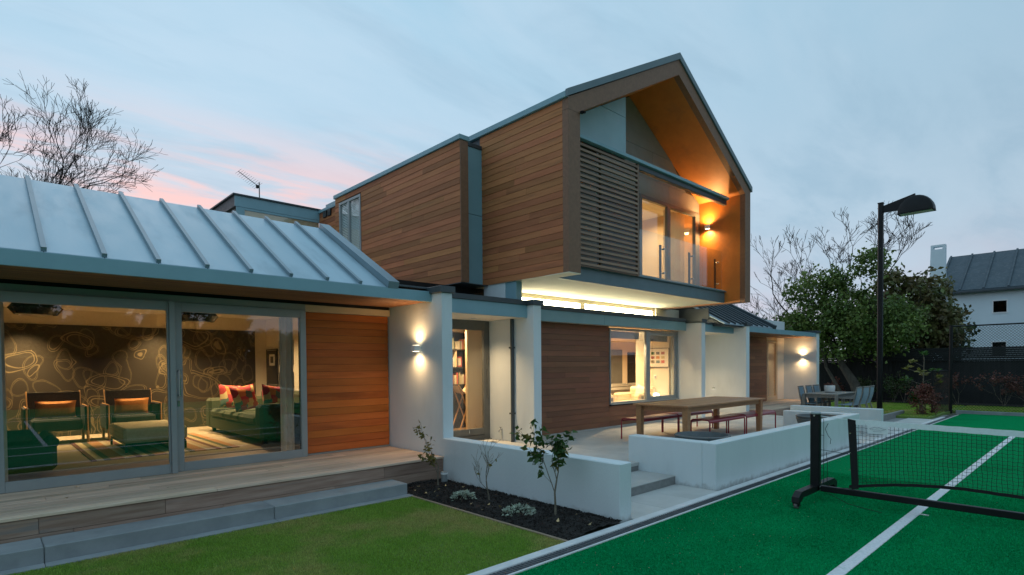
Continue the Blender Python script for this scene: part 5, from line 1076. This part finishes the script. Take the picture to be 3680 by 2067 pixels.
# garden trees on the right
def rtree(label, base, blobs, nleaf, lsize, lmat, limbs, seed, name='evergreen_tree', barkm='bark', trunk=None, droop=.3, aspect=.34, up=.1):
    rnd = random.Random(seed); t = thing(name, label, 'tree', (base[0], base[1], 0), world=True)
    tr = trunk or [(base[0], base[1], 0), (base[0], base[1] + .1, 1.0), (base[0], base[1] - .1, 2.2)]
    obj('trunk', MB().tube(tr, [.24 - .05 * k for k in range(len(tr))], 10, False), barkm, t, True); segs = []; ends = []
    for (p, d, l0, r0, dep) in limbs: grow(p, d, l0, r0, dep, rnd, segs, ends, (2, 3), .55, .74, up)
    if segs: branches_obj('limbs', segs, barkm, t, 5, .008)
    if blobs:
        pts = np.concatenate([blob(c, r, k) for (c, r, k) in blobs])
        foliage('crown', pts, nleaf, lsize, lmat, t, .15, aspect, droop)
    return t
rtree('big leafy evergreen tree with leaning trunks in front of the black fence', (26.5, 7.2), [((26.5, 7.7, 3.0), (1.3, 2.2, 1.1), 300), ((26.6, 6.3, 3.2), (1.2, 1.5, 1.2), 200), ((26.6, 8.9, 3.5), (1.2, 1.2, .9), 130), ((26.5, 7.5, 4.1), (1.0, 1.1, .7), 110), ((26.5, 9.0, 4.9), (.7, .9, .8), 80), ((26.5, 6.7, 5.7), (.5, .6, .55), 45), ((26.5, 7.9, 5.2), (.5, .45, .5), 35), ((26.4, 9.6, 3.0), (.8, .9, .8), 60)], 17000, .15, 'leaf', [((26.5, 7.9, 1.9), (0, .3, 1), 1.3, .14, 4), ((26.5, 7.3, 2.0), (0, -.4, 1), 1.2, .12, 4)], 3, trunk=[(26.3, 7.0, 0), (26.35, 7.25, .8), (26.45, 7.75, 1.6), (26.5, 8.0, 2.3)])
tt = bpy.data.objects[[o.name for o in C.objects if o.name.startswith('evergreen_tree')][0]]
obj('trunk', MB().tube([(26.2, 7.5, 0), (26.2, 7.85, .7), (26.25, 8.3, 1.5), (26.3, 8.45, 2.4)], [.09, .075, .065, .05], 8, False), 'bark', tt, True)
rtree('tall thin tree with bare twigs above the evergreen', (29.3, 8.2), [], 0, .1, 'leaf', [((29.3, 8.2, 3.4), (0, -.1, 1), 1.7, .09, 6), ((29.3, 8.5, 3.2), (0, .75, .8), 1.8, .08, 6), ((29.3, 8.0, 3.6), (0, -.8, .9), 1.5, .07, 6), ((29.3, 8.3, 3.0), (0, 1.2, .55), 1.8, .07, 6), ((29.3, 9.6, 2.6), (0, .6, .8), 1.8, .07, 6)], 8, 'bare_tree', 'bark_dark', [(29.3, 8.2, 0), (29.3, 8.25, 2), (29.3, 8.2, 3.6)], up=.13)
rtree('rust tinted magnolia tree behind the fence beside the neighbour house', (29.6, 5.9), [((29.6, 6.2, 3.6), (1.2, 1.5, 1.3), 130), ((29.6, 5.4, 4.5), (.9, .9, 1.0), 80), ((29.6, 5.0, 3.2), (.8, .9, 1.0), 70), ((29.6, 6.6, 5.0), (.7, .8, .7), 50)], 5600, .24, 'leaf_rust', [((29.6, 5.9, 1.9), (0, 0, 1), 1.2, .08, 4)], 5, 'magnolia_tree', aspect=.26)
rtree('dark evergreen tree behind the magnolia, low against the sky', (31.0, 7.0), [((31, 6.6, 2.8), (1.2, 2.6, 1.5), 260)], 7000, .2, 'leaf_dark', [], 6)
rtree('distant bushy tree just above the far wing roof', (34, 13.6), [((34, 13.8, 3.2), (1.4, 1.6, 1.3), 120), ((34, 12.3, 2.9), (1.2, 1.2, 1.0), 90)], 3600, .22, 'leaf_dark', [((34, 13.0, 2), (0, -.2, 1), 1.2, .06, 4)], 9)
# trees across the court, mirrored in the glass
x, y = -6, -19.5; ORD0 = 'first second third fourth fifth sixth seventh eighth ninth tenth eleventh twelfth thirteenth'.split()
ct = rtree('broad evergreen tree across the court, directly opposite the lounge', (x, y), [((x, y, 4.2), (2.6, 2.2, 2.4), 200), ((x + 1.5, y, 5.6), (1.6, 1.6, 1.4), 90)], 7000, .30, 'leaf_dark', [((x, y, 2.2), (.1, 0, 1), 1.8, .16, 4)], 20)
ct['group'] = 'trees across the court'
for k, (dx, dy, nm) in enumerate(((-9, -.5, 'far left'), (-4.6, .6, 'left'), (4.4, -.4, 'near the middle'), (8.8, .3, 'middle'), (13.2, -.6, 'right of the middle'), (17.8, .4, 'right'), (22.5, 0, 'farther right'), (27, .3, 'far right'))):
    dup(ct, (x + dx, y + dy, 0), .7 * k * 0, 'evergreen tree across the court, ' + nm + ' in the row')
for k in range(13):
    dup(ct, (-14 + 3.9 * k, -22 - .8 * (k % 2), -1.6), 0, 'evergreen tree of the back row across the court, ' + ORD0[k] + ' from the left')
# young shrubs in the mulch bed
def young(label, x, y, z, h, seed, leafmat, nl, lsize, lean=(0, 0), dep=3, kids=(2, 3), mat='stem', r=.011, spread=.5, sticks=None, start=.35):
    rnd = random.Random(seed); t = thing('young_shrub', label, 'shrub', (x, y, z), world=True, group='young shrubs in the mulch bed'); segs = []; ends = []
    grow((x, y, z - .03), (lean[0], lean[1], 1), h * .36, r, dep, rnd, segs, ends, kids, spread, .72, .22, 3, .7)
    mb = MB()
    for pts, rs, dp in segs: mb.tube(pts, [max(.0014, q) for q in rs], 5, False)
    obj('stems', mb, mat, t, True)
    if nl:
        anchors = [p for (pts, rs, dp) in segs if dp <= 1 for p in pts] ; anchors = [a for a in anchors if a.z > z + h * start]
        for k in range(nl):
            a = np.array(rnd.choice(anchors)) + rng.normal(0, .012, 3); d = rng.normal(0, 1, 3); d[2] = d[2] * .6 - .35; d /= np.linalg.norm(d); l = lsize * rnd.uniform(.6, 1.25)
            V, Fq = leaves_np(a[None], d[None], np.array([l]), np.array([l * .30]), .18); npobj('leaf', V, Fq, leafmat if rnd.random() > .10 else 'leaf_yellow', t)
    return t
young('taller young shrub with glossy green leaves near the court end of the mulch bed', 4.49, 4.10, .05, 1.16, 4, 'leaf_lush', 240, .088, (.05, -.02), 4, spread=.42, r=.014, start=.22)
young('nearly bare young shrub in the middle of the mulch bed', 4.42, 5.11, .05, .78, 14, 'leaf_yellow', 5, .06, (-.08, .05), 4, spread=.42, r=.011)
young('small yellowing shrub beside the deck end and the bollard light', 4.47, 6.22, .05, .82, 9, 'leaf_yellow', 100, .07, (.05, -.02), 4, spread=.5)
for (x, y, s, lb_) in ((4.28, 5.42, .14, 'silver leaved ground cover clump nearer the deck'), (4.27, 4.44, .17, 'silver leaved ground cover clump nearer the court')):
    t = thing('ground_cover', lb_, 'plant', (x, y, .05), world=True, group='silver clumps in the mulch'); n = 240; a = rng.uniform(0, 2 * np.pi, n); q = np.sqrt(rng.uniform(0, 1, n)) * s; P = np.column_stack([x + q * np.cos(a), y + q * np.sin(a), .05 + .09 * np.sqrt(np.maximum(0, 1 - (q / s) ** 2)) * rng.uniform(.6, 1, n)])
    D = np.column_stack([np.cos(a) + rng.normal(0, .5, n), np.sin(a) + rng.normal(0, .5, n), rng.uniform(.1, .8, n)]); D /= np.linalg.norm(D, axis=1)[:, None]; V, Fq = leaves_np(P, D, rng.uniform(.025, .05, n), rng.uniform(.007, .013, n)); o = npobj('leaves', V, Fq, 'leaf_silver', t); o['kind'] = 'stuff'
    obj('stem', MB().tube([(x, y, 0), (x, y, .09)], .008, 5), 'stem', t)
# fallen leaves
lv, lf = leaves_np(np.zeros((1, 3)), np.array([[1., 0, 0]]), np.array([.05]), np.array([.016]), .3)
proto = None
spots = [(4.12, 6.25, .05), (4.25, 6.4, .055), (4.33, 6.05, .06), (4.2, 5.95, .055), (4.5, 6.1, .06), (4.55, 5.75, .06), (4.1, 5.75, .05), (4.62, 5.9, .07), (4.15, 5.15, .05), (4.25, 4.95, .055), (4.08, 4.85, .05), (4.3, 4.75, .06), (4.55, 3.72, .05), (4.66, 3.95, .06), (4.45, 3.62, .05), (4.12, 6.0, .045), (4.3, 3.9, .05), (.62, 7.25, .374), (.72, 7.75, .374), (1.95, 7.6, .374), (3.7, 7.9, .374)]
spots.sort(key=lambda q: (q[2] > .3, -q[1] if q[2] < .3 else q[0])); nm_ = sum(q[2] < .3 for q in spots)
for i, (x, y, z) in enumerate(spots):
    if proto is None: proto = npobj('fallen_leaf', lv, lf, 'leaf_fallen'); o = proto
    else: o = proto.copy(); C.objects.link(o)
    o.location = (x, y, z + .008); o.rotation_euler = (random.uniform(-.4, .4), random.uniform(-.4, .4), random.uniform(0, 6.28)); k = random.uniform(.7, 1.1); o.scale = (k, k, k)
    tag(o, (ORD[i - nm_] + ' dry fallen leaf from the left lying on the grey deck') if z > .3 else (ORD[i] + ' dry fallen leaf on the mulch counted from the deck end'), 'leaf', 'fallen leaves on the ' + ('deck' if z > .3 else 'mulch'))
# shrubs by the back fence
def bush(label, x, y, z0, r, h, n, lsize, mat, name='shrub', aspect=.34, grp=None, z=.08):
    t = thing(name, label, 'shrub', (x, y, z), world=True, group=grp); rnd = random.Random(int(x * 100 + y * 10)); segs = []; ends = []
    for k in range(4): grow((x, y, z - .05), (rnd.uniform(-.5, .5), rnd.uniform(-.5, .5), 1), h * .38, .012, 3, rnd, segs, ends, (2, 3), .5, .7, .15)
    branches_obj('stems', segs, 'stem', t, 4, .003); pts = np.array([tuple(e[0]) for e in ends]); foliage('foliage', np.concatenate([pts, blob((x, y, z0 + h * .5), (r, r, h * .5), 60)]) if n > 600 else pts, n, lsize, mat, t, .05, aspect, .1); return t
bush('dense russet leaved shrub beside the dark mesh gate', 21.15, 3.98, .05, .42, .95, 3000, .06, 'leaf_red', z=.02)
bush('sparse red leaved shrub behind the wire fence, nearest the post', 26.7, 3.9, .3, .4, 1.2, 420, .09, 'leaf_red', grp='red shrubs by the back fence'); bush('spreading red leaved shrub in the middle behind the wire fence', 26.8, 2.6, .3, .6, 1.35, 520, .09, 'leaf_red', grp='red shrubs by the back fence'); bush('red leaved shrub just right of the spreading one behind the wire fence', 26.8, 1.9, .2, .5, 1.0, 380, .09, 'leaf_red', grp='red shrubs by the back fence'); bush('small red leaved sapling at the right edge behind the wire fence', 26.8, .95, .3, .3, 1.2, 160, .09, 'leaf_red', grp='red shrubs by the back fence')
bush('low reddish shrub at the foot of the leaning trunks', 26.6, 8.0, .2, .5, .9, 420, .08, 'leaf_red', grp='red shrubs by the back fence'); bush('dark green shrub against the fence behind the floodlight pole', 27.0, 6.0, .2, .5, 1.1, 700, .09, 'leaf_dark'); bush('leafy green shrub left of the floodlight pole by the fence', 27.0, 7.0, .2, .5, .9, 700, .09, 'leaf_dark')
bush('low bright green strap leaved plant in front of the fence', 26.6, 5.1, .1, .4, .4, 260, .22, 'leaf_lush', aspect=.12); bush('thin green sapling before the black fence', 26.8, 5.6, .5, .3, 1.3, 150, .09, 'leaf_dark')
sm = thing('young_magnolia', 'young magnolia with whorls of pale green leaves behind the russet shrub', 'tree', (22.4, 4.2, .05), world=True); obj('stem', MB().tube([(22.4, 4.2, 0), (22.4, 4.17, 1.0), (22.4, 4.15, 1.85)], [.025, .018, .009], 6), 'stem', sm)
for k, (a, z, l) in enumerate(((1.6, 1.0, .45), (4.6, 1.1, .42), (1.2, 1.35, .5), (4.9, 1.3, .3), (1.9, 1.6, .3), (5.2, .9, .4), (0, 1.84, .02), (3.1, 1.25, .35), (.2, 1.15, .35))):
    e = (22.4 + l * math.cos(a), 4.17 + l * math.sin(a), z + .12); obj('branch', MB().tube([(22.4, 4.17, z - .06), e], [.008, .005], 5), 'stem', sm)
    n = 15; P = np.repeat(np.array([e]), n, 0) + rng.normal(0, .03, (n, 3)); D = rng.normal(0, 1, (n, 3)); D[:, 2] = np.abs(D[:, 2]) * .4; D /= np.linalg.norm(D, axis=1)[:, None]; V, Fq = leaves_np(P, D, rng.uniform(.10, .19, n), rng.uniform(.024, .036, n)); o = npobj('leaf_whorl', V, Fq, 'leaf_yellow' if k % 3 else 'leaf_lush', sm)
n = 60; P = np.column_stack([rng.normal(19.3, .06, n), rng.normal(6.0, .06, n), rng.uniform(.95, 1.02, n)]); D = rng.normal(0, 1, (n, 3)); D[:, 2] = np.abs(D[:, 2]); D /= np.linalg.norm(D, axis=1)[:, None]; V, Fq = leaves_np(P, D, np.full(n, .09), np.full(n, .015)); o = npobj('plant', V, Fq, 'leaf_red'); o.parent = pw; o.matrix_parent_inverse = Matrix.Translation((-19.3, -6.0, -.76)); o['kind'] = 'stuff'
